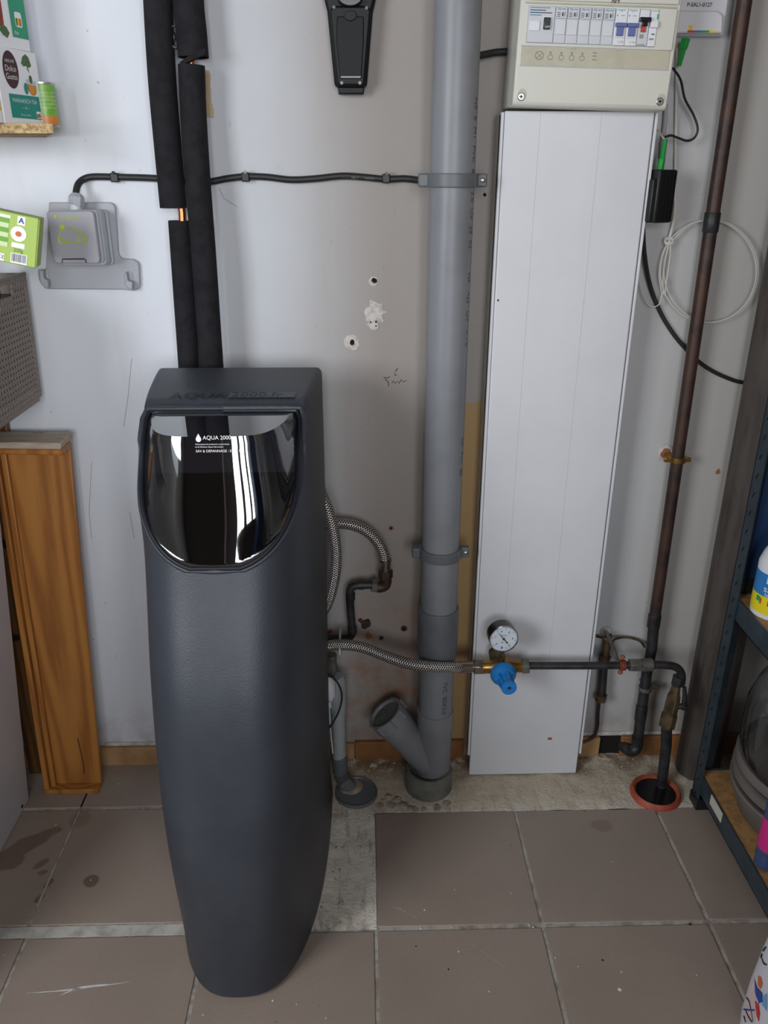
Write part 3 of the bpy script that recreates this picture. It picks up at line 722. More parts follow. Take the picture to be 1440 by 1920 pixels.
for u in (.085, .17): obj('strip_tab', lbox(MB(), u, u+.014, .1045, .1085, 0, .0026), 'cream2', cu); obj('strip_tab', lbox(MB(), u, u+.014, .0725, .077, 0, .0026), 'cream2', cu)
def ring(mb, uu, vv, r, t=.0006):
    mb.tube([L(uu+r*cos(k*pi/8), vv+r*sin(k*pi/8), .0014) for k in range(17)], t, 4, False)
sy = MB(); ring(sy, .039, .0915, .0072); sy.tube([L(.0345, .087, .0014), L(.0435, .096, .0014)], .0004, 4); sy.tube([L(.0345, .096, .0014), L(.0435, .087, .0014)], .0004, 4)
for u in (.058, .077, .095, .113): ring(sy, u, .089, .0042, .0005); lbox(sy, u-.0017, u+.0017, .0945, .099, .001, .0018)
for vv in (.087, .0935, .099): lbox(sy, .131, .138, vv-.0012, vv+.0012, .001, .0018)
obj('circuit_symbols', sy, 'grey_ink', ls)
for u, v in ((.0135, .0175), (CW-.0145, .0165)):
    s_ = MB(); s_.lathe(L(u, v, -.001), cuM.to_3x3() @ Vector((0, -1, 0)), [(0, .0064), (.0025, .0064), (.0034, .0052)], 18)
    so = obj('screw', s_, 'steelscrew', cu)
    obj('screw_slot', lbox(lbox(MB(), u-.0032, u+.0032, v-.0008, v+.0008, .002, .0030), u-.0008, u+.0008, v-.0032, v+.0032, .002, .0030), 'hole', so)
    obj('screw_recess', MB().prism(ell(u+.0015, v+.005, .007, .0095, 18), -.0008, .0012, cuM), 'cream2', cu)
def module(u0, u1, m, out=.004, v0=.1135, v1=.1755): return obj('circuit_breaker', lbox(MB(), u0+.0003, u1-.0003, v0, v1, -.001, out), m, cu, bevel=.0008)
def inked(parent, m, u0, u1, v0, v1, out): return obj('printed_mark', lbox(MB(), u0, u1, v0, v1, out-.0002, out+.0003), m, parent)
md = module(.0145, .0595, 'module', .0035)
for k, (m, a) in enumerate((('blue_txt', .0375), ('dark_txt', .030), ('dark_txt', .0415), ('blue_txt', .022))): inked(md, m, .0165, .0165+a*.9, .1718-k*.0042, .1734-k*.0042, .0035)
obj('test_button', lbox(MB(), .017, .0345, .133, .150, .003, .0055), 'module2', md, bevel=.0006)
obj('lever_slot', lbox(MB(), .0395, .0525, .1345, .158, .003, .004), 'module2', md); lv = obj('lever', lbox(MB(), .0405, .0517, .1355, .156, .003, .009), 'black_gloss', md, bevel=.001)
text('lettering', 'OFF', .005, 'white_ink', md, lambda x, y: L(.0425+x, .1395+y, .0093))
for k in range(5):
    u = .0600+k*.0203; md = module(u, u+.0203, 'module', .0028)
    obj('label_window', lbox(MB(), u+.001, u+.0193, .1555, .1745, .002, .0056), 'module', md, bevel=.0007)
    text('lettering', 'N', .0062, 'dark_txt', md, lambda x, y, u=u: L(u+.0032+x, .1712+y, .0058))
    for j in range(3): inked(md, 'dark_txt', u+.0025, u+.0078, .1582+j*.003, .1594+j*.003, .0056)
    inked(md, 'blue_txt', u+.0095, u+.0165, .1705, .172, .0056)
    sm_ = MB(); lbox(sm_, u+.0105, u+.0132, .159, .1655, .0054, .006); lbox(sm_, u+.0148, u+.0156, .159, .167, .0054, .006); obj('printed_mark', sm_, 'dark_txt', md)
    obj('fuse_drawer', lbox(MB(), u+.0018, u+.0185, .128, .1535, .002, .0046), 'module_btn', md, bevel=.0006)
def schn(u, w):
    md = module(u, u+w, 'module2', .0062, .1125, .1765)
    return md
for k in range(2):
    u = .1618+k*.0203; md = schn(u, .0203)
    text('lettering', 'Schneider', .0042, 'green_txt', md, lambda x, y, u=u: L(u+.0012+x*.9, .1732+y, .0066))
    inked(md, 'green_txt', u+.006, u+.011, .1705, .1712, .0062); inked(md, 'grey_ink', u+.009, u+.015, .163, .1642, .0062); inked(md, 'grey_ink', u+.002, u+.0038, .162, .165, .0062)
    obj('lever_slot', lbox(MB(), u+.002, u+.0185, .1245, .147, .006, .007), 'module_btn', md)
    lv = MB(); lbox(lv, u+.0005, u+.0198, .1435, .1505, .006, .013); lbox(lv, u+.0035, u+.015, .1285, .145, .006, .0105); obj('lever', lv, 'blue_lever', md, bevel=.0012)
    text('lettering', 'C20', .0058, 'grey_ink', md, lambda x, y, u=u: L(u+.008+x, .1185+y, .0066))
u = .2025; md = module(u, u+.0186, 'module', .005)
obj('label_window', lbox(MB(), u+.0018, u+.0165, .160, .174, .004, .0062), 'blue_txt' if False else 'module2', md, bevel=.0005)
lv = MB(); lbox(lv, u-.0005, u+.0185, .1535, .161, .005, .014); lbox(lv, u+.005, u+.014, .146, .155, .005, .012); obj('lever', lv, 'black_gloss', md, bevel=.001)
obj('position_flag', lbox(MB(), u+.0045, u+.0128, .1365, .1475, .0048, .008), 'red_lever', md, bevel=.0006)
text('lettering', 'Schneider', .0032, 'dark_txt', md, lambda x, y: L(u+.002+x, .1155+y, .0054)); inked(md, 'grey_ink', u+.004, u+.011, .126, .133, .005)
u2 = .2212; md = schn(u2, .0136)
text('lettering', 'Schneid', .0042, 'green_txt', md, lambda x, y: L(u2+.001+x*.9, .1732+y, .0066)); inked(md, 'green_txt', u2+.0105, u2+.0132, .159, .168, .0062)
obj('lever', lbox(MB(), u2+.0005, u2+.0135, .144, .156, .006, .011), 'module2', md, bevel=.001); inked(md, 'dark_txt', u2+.005, u2+.0105, .1325, .1345, .0062); inked(md, 'grey_ink', u2+.002, u2+.010, .1235, .1265, .0062)
text('brown_scribble', 'ΛFY', .0085, 'brown_ink', cu, lambda x, y: L(.152+x, .1875+y, .004), bold=.0003)

# ------------------------------------------------------------------ fibre socket, little black box, cables at upper right
fb = thing('fibre_socket', 'white fibre optic wall socket with a rainbow stripe beside the fuse box', 'wall socket', at(1320, 66, 0))
q0, q1 = at(1262, 70, .028), at(1352, 66, .028)
obj('socket_body', MB().box((q0.x, -.022, q1.z), (q1.x+.008, 0, q1.z+.13)), 'white_box', fb, bevel=.004)
qa, qb = at(1262, 70, .032), at(1344, 20, .032)
cv = MB(); zt, zb = qb.z, q1.z+.002
cv.prism([(qa.x, zb), (q1.x, zb), (q1.x-.003, zb+.028), (q1.x-.014, zt), (qa.x, zt)], -.034, .014); obj('socket_cover', cv, 'white_box', fb, bevel=.003)
for k, m in enumerate(('red', 'bottle_blue', 'clear_green', 'bottle_yellow')):
    a = at(1289+13.6*k, 59, .034); obj('colour_stripe', MB().box((a.x, -.0345, a.z-.0016), (a.x+.0128, -.034, a.z+.0016)), m, fb)
a = at(1291, 52, .034); obj('warning_mark', MB().box((a.x, -.0345, a.z-.004), (a.x+.007, -.034, a.z+.004)), 'yellow', fb)
a = at(1289, 9, .022); text('lettering', 'P-SAL1-0127', .0085, 'dark_txt', fb, lambda x, y: (a.x-.001+x, -.0226, a.z+y), bold=.0002)
gc = MB(); p0, p1, p2 = at(1286, 72, .03), at(1281, 92, .03), at(1274, 124, .03)
gc.tube([p0, p1, p1+Vector((0, 0, -.001)), p2], .006, 4, True, [.0085, .0075, .0058, .0035]); tag(obj('fibre_connector', gc, 'clear_green', None, p2, bevel=.001), 'green fibre connector plugged in under the white fibre socket', 'connector')
bx = thing('fibre_terminal', 'small black finned terminal box clipped to the edge of the white duct', 'terminal box', at(1235, 418, .06))
q0, q1 = at(1213, 318, .085), at(1252, 412, .085)
bm_ = Matrix.Translation(at(1230, 368, .055)) @ Matrix.Rotation(radians(24), 4, 'Z')
obj('case', MB().box((-.021, -.024, -.046), (.021, .024, .046), bm_), 'black', bx, bevel=.002)
ff = MB()
for k in range(5): ff.box((-.019+.0085*k, -.0265, -.044), (-.0145+.0085*k, -.023, .044), bm_)
obj('cooling_fins', ff, 'black_gloss', bx)
obj('side_bracket', MB().box((-.027, -.018, -.044), (-.020, .016, .030), bm_), 'black', bx, bevel=.002)
obj('paper_label', MB().box((-.017, -.018, -.0468), (.017, .016, -.0458), bm_), 'paper_label', bx)
tip = bm_ @ Vector((.002, 0, .046))
tag(obj('fibre_connector', MB().tube([tip, tip+Vector((.001, 0, .018)), tip+Vector((.0015, 0, .019)), tip+Vector((.005, .004, .052))], .005, 4, True, [.0068, .0068, .0055, .0036]), 'clear_green', None, tip, bevel=.001), 'green fibre connector standing in the top of the small black terminal', 'connector')
def cable(name, pts, r, m, lab, n=10, k=10, cat='cable'):
    p = curve(pts, k); return tag(obj(name, MB().tube(p, r, n), m, None, p[0]), lab, cat)
cable('thin_cable', [at(*p) for p in ((1262, 128, .07), (1276, 150, .045), (1284, 185, .035), (1300, 215, .03), (1308, 240, .03), (1303, 257, .03), (1289, 264, .032), (1270, 258, .04), (1258, 254, .045), (1247, 257, .05))], .0022, 'cable', 'thin black cable looping out below the fuse box')
cable('patch_cable', [tip+Vector((.005, .004, .05)), at(1241, 256, .045), at(1236, 246, .04), at(1230, 245, .03), at(1226, 250, .012)], .0016, 'white_cable', 'thin white fibre lead rising from green plug on black terminal')
cable('grey_cable', [at(1249, 195, .01), at(1247, 230, .01), at(1243, 262, .01), at(1238, 330, .008)], .004, 'grey_cable', 'grey cable dropping from the fuse box behind the black terminal')
cable('fibre_cable', [at(*p) for p in ((1270, 90, .01), (1268, 200, .008), (1266, 330, .008), (1265, 400, .01), (1255, 448, .014))], .0028, 'white_cable', 'straight white fibre cable hanging down to the loose coil')
cable('power_cable', [at(*p) for p in ((1207, 405, .045), (1206, 430, .036), (1209, 480, .024), (1219, 535, .010), (1238, 585, .006), (1262, 625, .006), (1285, 653, .006), (1310, 678, .006), (1340, 698, .006), (1375, 713, .006), (1397, 718, .006))], .0042, 'cable', 'thick black cable sagging from black terminal behind the copper pipe')
wl_ = thing('fibre_coil', 'loose coil of thin white fibre cable tied and hung behind copper pipe', 'cable', at(1330, 508, .014))
for k, (cx, cy, rx, ry, dp_) in enumerate(((1333, 508, 88, 96, .0175), (1328, 509, 90, 96, .020))):
    obj('loop', MB().tube([at(cx+rx*cos(t), cy+ry*sin(t), dp_) for t in [2*pi*i/60+.9*k for i in range(61)]], .0012, 6, False), 'white_cable', wl_)
for dx in (0, 7, 14):
    obj('loop', MB().tube(curve([at(1256, 449, .021), at(1243+dx, 475, .02), at(1236+dx*1.1, 515, .019), at(1241+dx*.4, 552, .019)]), .0012, 6), 'white_cable', wl_)
obj('tail', MB().tube(curve([at(1241, 552, .019), at(1237, 568, .02), at(1228, 575, .02), at(1215, 570, .022), at(1205, 550, .022), at(1197, 515, .022), at(1194, 490, .022)]), .0012, 6), 'white_cable', wl_)
tie = MB()
for k in range(3): tie.tube([at(1254+8*cos(t), 450+5*sin(t)+k*2, .020+.003*sin(t)) for t in [2*pi*i/14 for i in range(15)]], .0012, 5, False)
obj('tie', tie, 'white_cable', wl_)

# ------------------------------------------------------------------ tarnished copper riser
RD = .036; RXc = .666
xr = [at(1394, 0, RD), at(1264, 882, RD), at(1230, 1141, RD)]
cx0 = xr[0].x
cp_ = thing('copper_riser', 'tall tarnished brown copper water pipe rising on the right of the wall', 'pipe', (cx0, -RD, .03))
def RZ(py): return at(1394-.144*py, py, RD)
zt_ = 2.55
obj('pipe', MB().tube([(cx0, -RD, zt_), RZ(420), RZ(860), RZ(1165)], .0132, 24), 'copper_old', cp_)
def sleeve(a, b, r, m, nm='coupling'): return obj(nm, MB().tube([a, a+(b-a)*.04, b-(b-a)*.04, b], r, 22, True, [r-.001, r, r, r-.001]), m, cp_)
sleeve(RZ(398), RZ(436), .0152, 'iron'); sleeve(RZ(1152), RZ(1176), .0152, 'iron')
low = [RZ(1165), at(1222, 1215, RD), at(1213, 1260, RD), at(1203, 1330, RD), at(1196, 1385, RD)]
obj('lower_pipe', MB().tube(low, .0128, 22), 'iron', cp_)
sleeve(at(1204, 1322, RD), at(1200, 1350, RD), .0145, 'iron'); 
el = [at(1196, 1380, RD), at(1195, 1398, RD), at(1190, 1406, RD+.004), at(1182, 1408, RD-.004), at(1172, 1402, RD-.018), at(1166, 1396, .006)]
obj('elbow', MB().tube(curve(el, 5), .0145, 18), 'iron', cp_)
pc = RZ(861)
pc_t = thing('pipe_clip', 'brass ring clip holding the copper pipe to plastered wall hole', 'pipe clamp', pc)
obj('ring', MB().lathe(pc, RZ(850)-RZ(872), [(-.006, .0134), (-.006, .018), (.006, .018), (.006, .0134)], 24), 'brass', pc_t, bevel=.001)
for s in (-1, 1): obj('lug', MB().box((pc.x+s*.016, -RD-.004, pc.z-.006), (pc.x+s*.029, -RD+.004, pc.z+.004)), 'brass', pc_t, bevel=.0015)
obj('stem', MB().cyl(pc+Vector((-.002, .016, 0)), at(1246, 850, 0), .004, 10), 'brass', pc_t)
wdisc('plaster_ring', 1247, 847, .018, 'plaster', .002, 16, .15); wdisc('rust_spot', 1248, 849, .011, 'rust', .0028, 12, .2)
c2 = at(1210, 1290, RD)
k2 = thing('pipe_clip', 'small dirty clip on the dark lower pipe below the tee', 'pipe clamp', c2)
obj('ring', MB().lathe(c2, (0, 0, 1), [(-.005, .0128), (-.005, .0165), (.005, .0165), (.005, .0128)], 20), 'fit', k2)
obj('lug', MB().box((c2.x+.015, -RD-.003, c2.z-.002), (c2.x+.034, -RD+.003, c2.z+.008)), 'brass_old', k2, bevel=.001)
obj('stem', MB().cyl(c2+Vector((0, .014, 0)), c2+Vector((0, RD, 0)), .004, 8), 'fit', k2)

# ------------------------------------------------------------------ horizontal supply: regulator, pipe, tee, stop valve
HD = .135
hz = at(1090, 1247, HD).z
hp = thing('supply_pipe', 'dark horizontal water pipe from the pressure regulator to a lever stop valve', 'pipe', (at(1090, 1247, HD).x, -HD, hz))
obj('pipe', MB().tube([at(984, 1248, HD), at(1090, 1248, HD), at(1195, 1247, HD)], .0088, 20), 'iron', hp)
obj('hex_nut', MB().hexnut(at(1180, 1247, HD), at(1203, 1247, HD), .0155), 'fit', hp, bevel=.0015)
obj('tee_body', MB().tube([at(1201, 1247, HD), at(1204, 1247, HD), at(1222, 1246, HD), at(1225, 1246, HD)], .014, 18, True, [.011, .0148, .0148, .011]), 'fit', hp)
vb = on(1247, 1480, 0); vx = at(1279, 1275, HD)
el = [at(1222, 1246, HD), at(1245, 1247, HD), at(1262, 1249, HD), at(1273, 1255, HD), at(1278, 1266, HD), at(1277, 1282, HD)]
obj('elbow_pipe', MB().tube(curve(el, 5), .0092, 18), 'iron', hp)
obj('union_nut', MB().tube([at(1273, 1268, HD), at(1271, 1276, HD), at(1269, 1284, HD)], .0135, 8), 'iron', hp, bevel=.001)
va, vbz = at(1269, 1284, HD), at(1250, 1362, HD)
ax3 = (vbz-va).normalized(); Lv = (vbz-va).length
obj('valve_body', MB().lathe(va, ax3, [(0, .010), (Lv*.2, .0125), (Lv*.3, .016), (Lv*.55, .0165), (Lv*.7, .0165), (Lv*.72, .019), (Lv*.98, .019), (Lv, .014)], 8), 'brass_old', hp, smooth_ang=20)
obj('valve_lever', MB().tube([at(1273, 1325, HD+.005), at(1283, 1322, HD+.012), at(1284, 1305, HD+.012), at(1283, 1288, HD+.01)], .0055, 10, True, [.006, .007, .0055, .0045]), 'iron', hp)
obj('valve_knob', MB().lathe(at(1279, 1324, HD+.008), (1, -.4, 0), [(-.004, .004), (.0, .009), (.008, .0095), (.011, .006)], 14), 'iron', hp)
obj('valve_stem', MB().cyl(at(1265, 1325, HD), at(1282, 1324, HD+.012), .007, 12), 'iron', hp)
obj('buried_pipe', MB().tube([vbz, at(1249, 1400, HD), Vector((on(1240, 1476).x, on(1240, 1476).y, .0)), Vector((on(1240, 1476).x, on(1240, 1476).y-.0, .001))], .0125, 20), 'iron', hp)
hc = on(1229, 1488, 0)
fh = thing('floor_sleeve', 'orange red plastic sleeve around dark hole in the floor beneath stop valve', 'pipe sleeve', hc)
obj('rim', MB().lathe(hc, (0, 0, 1), [(-.003, .061), (.008, .0585), (.013, .054), (.010, .049), (.003, .046)], 36, False), 'terracotta', fh)
obj('dark_hole_disc', MB().lathe(hc, (0, 0, 1), [(-.003, .049), (.0055, .048)], 32), 'black_gloss', fh)  # black disc painted in for the shade inside the hole
rc = on(1229, 1488, 0)

rg = thing('pressure_regulator', 'brass pressure regulator with blue knob in front of the white duct', 'pressure regulator', at(945, 1250, HD))
a, b = at(905, 1250, HD), at(980, 1249, HD)
bd_ = MB().tube([a, a+(b-a)*.3, a+(b-a)*.36, a+(b-a)*.7, a+(b-a)*.76, b], .0155, 24, True, [.0155, .0158, .019, .019, .0158, .014])
obj('body', bd_, 'brass', rg)
obj('inlet_nut', MB().hexnut(at(888, 1250, HD), at(904, 1250, HD), .0185), 'nickel', rg, bevel=.0015)
obj('inlet_collar', MB().cyl(at(903, 1250, HD), at(908, 1250, HD), .0165, 24), 'brass', rg)
obj('outlet_nut', MB().hexnut(at(978, 1249, HD), at(991, 1248, HD), .0185), 'fit', rg, bevel=.0015)
obj('rear_boss', MB().cyl(at(934, 1243, HD-.0), at(934, 1243, HD)+Vector((0, .03, .012)), .018, 24), 'brass_old', rg)
kc = at(941, 1252, HD); 
kn = MB().lathe(kc+Vector((0, -.012, -.004)), (.08, -1, -.02), [(0, .028), (.006, .0295), (.012, .0285), (.022, .0225), (.0225, .0158), (.052, .0135), (.052, .0165), (.055, .0175), (.060, .0170), (.0605, .005), (.058, .0035), (.056, .0005)], 40)
obj('knob', kn, 'blue_knob', rg, smooth_ang=30)
ribs = MB()
for k in range(6):
    t = radians(60*k+20); cz = Vector((cos(t), 0, sin(t))); c0 = kc+Vector((.0015, -.026, -.0045))
    m4 = Matrix.Translation(c0) @ Matrix.Rotation(-t, 4, 'Y')
    ribs.add([m4 @ Vector(p) for p in ((.012, 0, -.0022), (.025, .004, -.0022), (.0155, -.036, -.0022), (.012, -.036, -.0022), (.012, 0, .0022), (.025, .004, .0022), (.0155, -.036, .0022), (.012, -.036, .0022))],
             [(0, 1, 2, 3), (7, 6, 5, 4), (0, 4, 5, 1), (1, 5, 6, 2), (2, 6, 7, 3), (3, 7, 4, 0)])
obj('knob_ribs', ribs, 'blue_knob', rg)
obj('knob_screw', MB().cyl(kc+Vector((.006, -.070, -.0055)), kc+Vector((.006, -.0725, -.0055)), .0028, 10), 'brass_old', rg)
pg = thing('pressure_gauge', 'round black pressure gauge with white dial standing on the brass regulator', 'gauge', at(938, 1230, HD))
gcn = at(944, 1197, HD+.022); nd = Vector((.06, -1, .05)).normalized()
obj('case', MB().lathe(gcn, nd, [(-.030, .028), (-.028, .0315), (-.004, .0325), (.001, .0325), (.002, .0305)], 48), 'black_gloss', pg)
obj('bezel', MB().lathe(gcn, nd, [(.001, .0322), (.004, .032), (.0045, .0305), (.003, .0295)], 48, False), 'chrome', pg)
gu = Vector((1, .06, 0)).normalized(); gv = nd.cross(gu).normalized()
if gv.z < 0: gv = -gv
RT = radians(-9)
def GF(x, y, o=.0028): return gcn + nd*o + gu*(x*cos(RT)-y*sin(RT)) + gv*(x*sin(RT)+y*cos(RT))
fc = patch('dial', 'gauge_face', pg, lambda x, y: GF(x, y, .0024), ell(0, 0, .0302, .0302, 40))
tk = MB()
for k in range(31):
    t = radians(225-9*k); r0 = .0235 if k % 5 == 0 else .0262
    d_ = Vector((cos(t), sin(t))); w_ = .0005 if k % 5 == 0 else .0003; e = Vector((-d_.y, d_.x))*w_
    tk.add([GF(*(d_*r0+e)), GF(*(d_*r0-e)), GF(*(d_*.0285-e)), GF(*(d_*.0285+e))], [(0, 1, 2, 3)])
obj('tick_marks', tk, 'dark_txt', fc)
for k, s in enumerate(('0', '2', '4', '6', '8', '10')):
    t = radians(225-54*k); text('numeral', s, .0075, 'dark_txt', fc, lambda x, y, t=t: GF(.0195*cos(t)+x, .0195*sin(t)+y, .003), 'CENTER')
text('numeral', 'EN 837-1', .0038, 'dark_txt', fc, lambda x, y: GF(x, .0085+y, .003), 'CENTER'); text('numeral', 'bar', .0055, 'dark_txt', fc, lambda x, y: GF(-.001+x, -.0085+y, .003), 'CENTER'); text('numeral', 'KL 2.5', .0036, 'dark_txt', fc, lambda x, y: GF(.012+x, -.0215+y, .003), 'CENTER')
patch('blue_mark', 'bottle_blue', fc, lambda x, y: GF(x, y, .003), ell(0, -.0215, .0022, .0035, 10))
nt_ = radians(138)
hd = Vector((cos(nt_), sin(nt_))); e = Vector((-hd.y, hd.x))
obj('needle', MB().add and (lambda mb: (mb.add([GF(*(hd*.026), .0036), GF(*(e*.0011), .0036), GF(*(hd*-.008+e*.0009), .0036), GF(*(hd*-.0135+e*.002), .0036), GF(*(hd*-.0135-e*.002), .0036), GF(*(hd*-.008-e*.0009), .0036), GF(*(e*-.0011), .0036)], [(0, 1, 2, 3, 4, 5, 6)]), mb)[1])(MB()), 'black', pg)
obj('needle_hub', MB().lathe(gcn, nd, [(.003, .003), (.0048, .0026), (.005, .001)], 16), 'brass_old', pg)
obj('glass', MB().lathe(gcn, nd, [(.0062, .0003), (.0058, .015), (.0046, .0302)], 40, False), 'glass', pg)
st0 = at(939, 1243, HD+.004)
obj('threaded_stem', MB().tube([st0, st0+Vector((0, 0, .006)), st0+Vector((0, 0, .007)), st0+Vector((.002, -.006, .022))], .008, 12, True, [.0095, .0095, .0075, .0075]), 'brass', pg)

# ------------------------------------------------------------------ braided hoses and their fittings
def hose(lab, pts, r, name='braided_hose'):
    t = thing(name, lab, 'hose', pts[0]); obj('braided_sleeve', MB().tube(curve(pts, 14), r, 20), 'braid', t); return t
h1 = hose('long braided steel hose running from the softener to the brass regulator', [at(*p) for p in ((570, 1218, .10), (612, 1211, .115), (645, 1209, .125), (680, 1214, .138), (720, 1229, .154), (765, 1244, .166), (810, 1250, .165), (845, 1251, .155), (864, 1251, .142))], .0122)
obj('crimp_sleeve', MB().tube([at(860, 1251, .143), at(863, 1251, .142), at(880, 1250.5, HD), at(890, 1250, HD)], .0128, 20, True, [.0132, .0138, .0125, .0115]), 'nickel', h1)
h2 = hose('braided steel hose arching along the wall to a brown elbow', [at(*p) for p in ((575, 1010, .05), (600, 990, .05), (625, 982, .05), (655, 983, .05), (683, 993, .05), (706, 1013, .05), (718, 1036, .05), (722, 1056, .05))], .0125)
obj('crimp_sleeve', MB().tube([at(722, 1048, .05), at(722, 1052, .05), at(722.5, 1056, .05), at(722.5, 1070, .05)], .0125, 20, True, [.0145, .0148, .0118, .0118]), 'nickel', h2)
obj('hex_nut', MB().hexnut(at(723, 1069, .05), at(723, 1083, .05), .0165), 'copper_old', h2, bevel=.001)
h3 = hose('braided steel hose bowing down beside the softener edge', [at(*p) for p in ((590, 885, .105), (603, 925, .112), (616, 960, .12), (626, 1000, .122), (630, 1040, .122), (628, 1075, .122), (621, 1110, .12), (612, 1135, .115), (598, 1160, .105))], .0122)
kf = thing('elbow_pipe', 'dark stepped pipe and elbow fixed to the wall behind hoses', 'pipe', at(660, 1140, .05))
obj('elbow', MB().tube(curve([at(723, 1080, .05), at(724, 1090, .05), at(721, 1098, .05), at(712, 1101, .05), at(702, 1099, .05)], 5), .0125, 18), 'copper_old', kf)
obj('hex_nut', MB().hexnut(at(697, 1097, .05), at(708, 1098, .05), .0172), 'fit', kf, bevel=.001)
obj('pipe', MB().tube(curve([at(700, 1097, .05), at(682, 1097, .05), at(668, 1098, .05), at(659, 1102, .05), at(656, 1112, .05), at(657, 1140, .05), at(660, 1175, .05), at(661, 1186, .05), at(656, 1194, .05), at(646, 1197, .055), at(625, 1197, .06), at(590, 1197, .07)], 6), .0092, 18), 'iron', kf)
for p, q in (((657, 1112), (657, 1124)), ((660, 1174), (661, 1186)), ((672, 1097), (682, 1097))): obj('solder_sleeve', MB().cyl(at(*p, .05), at(*q, .05), .0108, 16), 'iron', kf)
tz_ = MB(); zc_ = at(638, 1205, .09)
for k in range(1): tz_.tube([zc_+Vector((0, .049*cos(t), .019*sin(t)+.003)) for t in [2*pi*i/20 for i in range(21)]], .0022, 6, False)
tag(obj('zip_tie', tz_, 'white_cable', None, zc_), 'white zip tie binding the long hose to dark pipe', 'zip tie')

# ------------------------------------------------------------------ waste stand pipe beside the softener
wp0 = on(655, 1478, 0)
wp = thing('waste_pipe', 'grey plastic waste pipe with elbow dropping into a round floor lid', 'pipe', wp0)
WD = .088
obj('pipe', MB().tube([at(626, 1290, WD), at(634, 1330, WD), at(637, 1428, WD)], .0165, 26), 'pvc_light', wp)
obj('upper_coupling', MB().tube([at(630, 1268, WD), at(632, 1275, WD), at(634, 1330, WD), at(634, 1336, WD)], .02, 26, True, [.017, .0205, .0205, .0185]), 'pvc_light', wp)
obj('lower_coupling', MB().tube([at(636, 1417, WD), at(637, 1420, WD), at(638, 1445, WD), at(639, 1448, WD)], .019, 26, True, [.0175, .0188, .0188, .0175]), 'pvc_dark', wp)
obj('elbow', MB().tube([at(638, 1442, WD), at(641, 1455, WD), at(648, 1470, .118), Vector((wp0.x, wp0.y, .004))], .0185, 24, True, [.0175, .019, .019, .0185]), 'pvc_dark', wp)
dc = on(668, 1487, 0)
ld = thing('floor_drain_lid', 'round dark grey floor drain lid set in broken screed', 'drain lid', dc)
obj('lid', MB().lathe(dc, (0, 0, 1), [(-.003, .052), (.004, .0515), (.006, .049), (.003, .047), (.003, .001)], 40), 'pvc_dark', ld)
obj('dirt_ring', MB().lathe((wp0.x+.004, wp0.y+.003, .002), (0, 0, 1), [(0, .031), (.0035, .024), (.005, .019)], 14), 'rubble', ld)
ag = thing('air_gap_funnel', 'white plastic drain funnel half hidden behind the softener edge', 'funnel', at(612, 1300, .13))
obj('funnel', MB().tube([at(610, 1268, .122), at(614, 1280, .122), at(617, 1300, .122), at(615, 1318, .122)], .02, 20, True, [.012, .017, .0165, .008]), 'white_box', ag)
obj('blue_clip', MB().cyl(at(617, 1340, .135), at(617, 1366, .135), .006, 10), 'bottle_blue', ag)
obj('metal_fitting', MB().tube([at(620, 1228, .12), at(622, 1240, .12), at(623, 1252, .12), at(619, 1266, .12)], .012, 8, True, [.014, .011, .013, .01]), 'fit', ag)
zt2 = MB().tube(curve([at(617, 1320, .14), at(618, 1335, .14), at(620, 1370, .14), at(624, 1412, .14)]), .0018, 6); zt2.cyl(at(617, 1316, .14), at(619, 1326, .14), .0042, 8)
tag(obj('zip_tie', zt2, 'white_cable', None, at(617, 1320, .14)), 'white zip tie tail hanging in front of the grey waste pipe', 'zip tie')
cable('thin_cable', [at(*p) for p in ((600, 1266, .15), (612, 1266, .148), (626, 1272, .145), (637, 1288, .144), (641, 1308, .144), (636, 1332, .144), (626, 1352, .144), (617, 1366, .145))], .0022, 'cable', 'thin black cable arcing out over the grey waste pipe')

# ------------------------------------------------------------------ gas pipe stub with earth wire
gp = thing('brass_stub_pipe', 'short dirty brass pipe with fittings between the duct and the copper pipe', 'pipe', at(1128, 1300, .03))
G = .028
obj('upper_tube', MB().tube([at(1141, 1190, .01), at(1139, 1205, G), at(1134, 1238, G)], .0088, 16), 'brass_old', gp)
obj('flange', MB().lathe(at(1136, 1183, 0), (.1, -1, -.3), [(0, .015), (.008, .0135), (.014, .008)], 18), 'plaster', gp)
obj('upper_nuts', MB().hexnut(at(1136, 1229, G), at(1133, 1238, G), .0145), 'brass_old', gp)
obj('lower_tube', MB().tube([at(1133, 1236, G), at(1128, 1305, G)], .010, 16), 'iron', gp)
obj('lower_nut', MB().hexnut(at(1128, 1302, G), at(1126, 1313, G), .0145), 'brass_old', gp)
obj('thin_tail', MB().tube(curve([at(1124, 1312, G), at(1121, 1340, .02), at(1120, 1362, .016), at(1114, 1380, .014), at(1100, 1389, .014), at(1092, 1391, .014)], 6), .0042, 10), 'copper_old', gp)
cable('earth_wire', [at(*p) for p in ((1112, 1190, .01), (1122, 1194, .016), (1134, 1197, .04), (1146, 1206, .042), (1152, 1199, .03), (1166, 1195, .014), (1182, 1196, .014), (1200, 1202, .014), (1209, 1213, .016))], .003, 'brass_old', 'curled dirty earth wire bridging brass stub and copper pipe')
cable('bond_strap', [at(*p) for p in ((1137, 1186, .03), (1146, 1205, .06), (1152, 1222, .1), (1158, 1240, .135))], .0048, 'fit', 'flattened grey bonding wire slanting down to the red clamp')
ec = thing('earth_clamp', 'red brown earth clamp on the dark horizontal pipe', 'clamp', at(1167, 1247, HD))
obj('band', MB().tube([at(1161, 1247, HD), at(1162, 1247, HD), at(1172, 1247, HD), at(1173, 1247, HD)], .0122, 16, True, [.0105, .0125, .0125, .0105]), 'redpaint', ec)
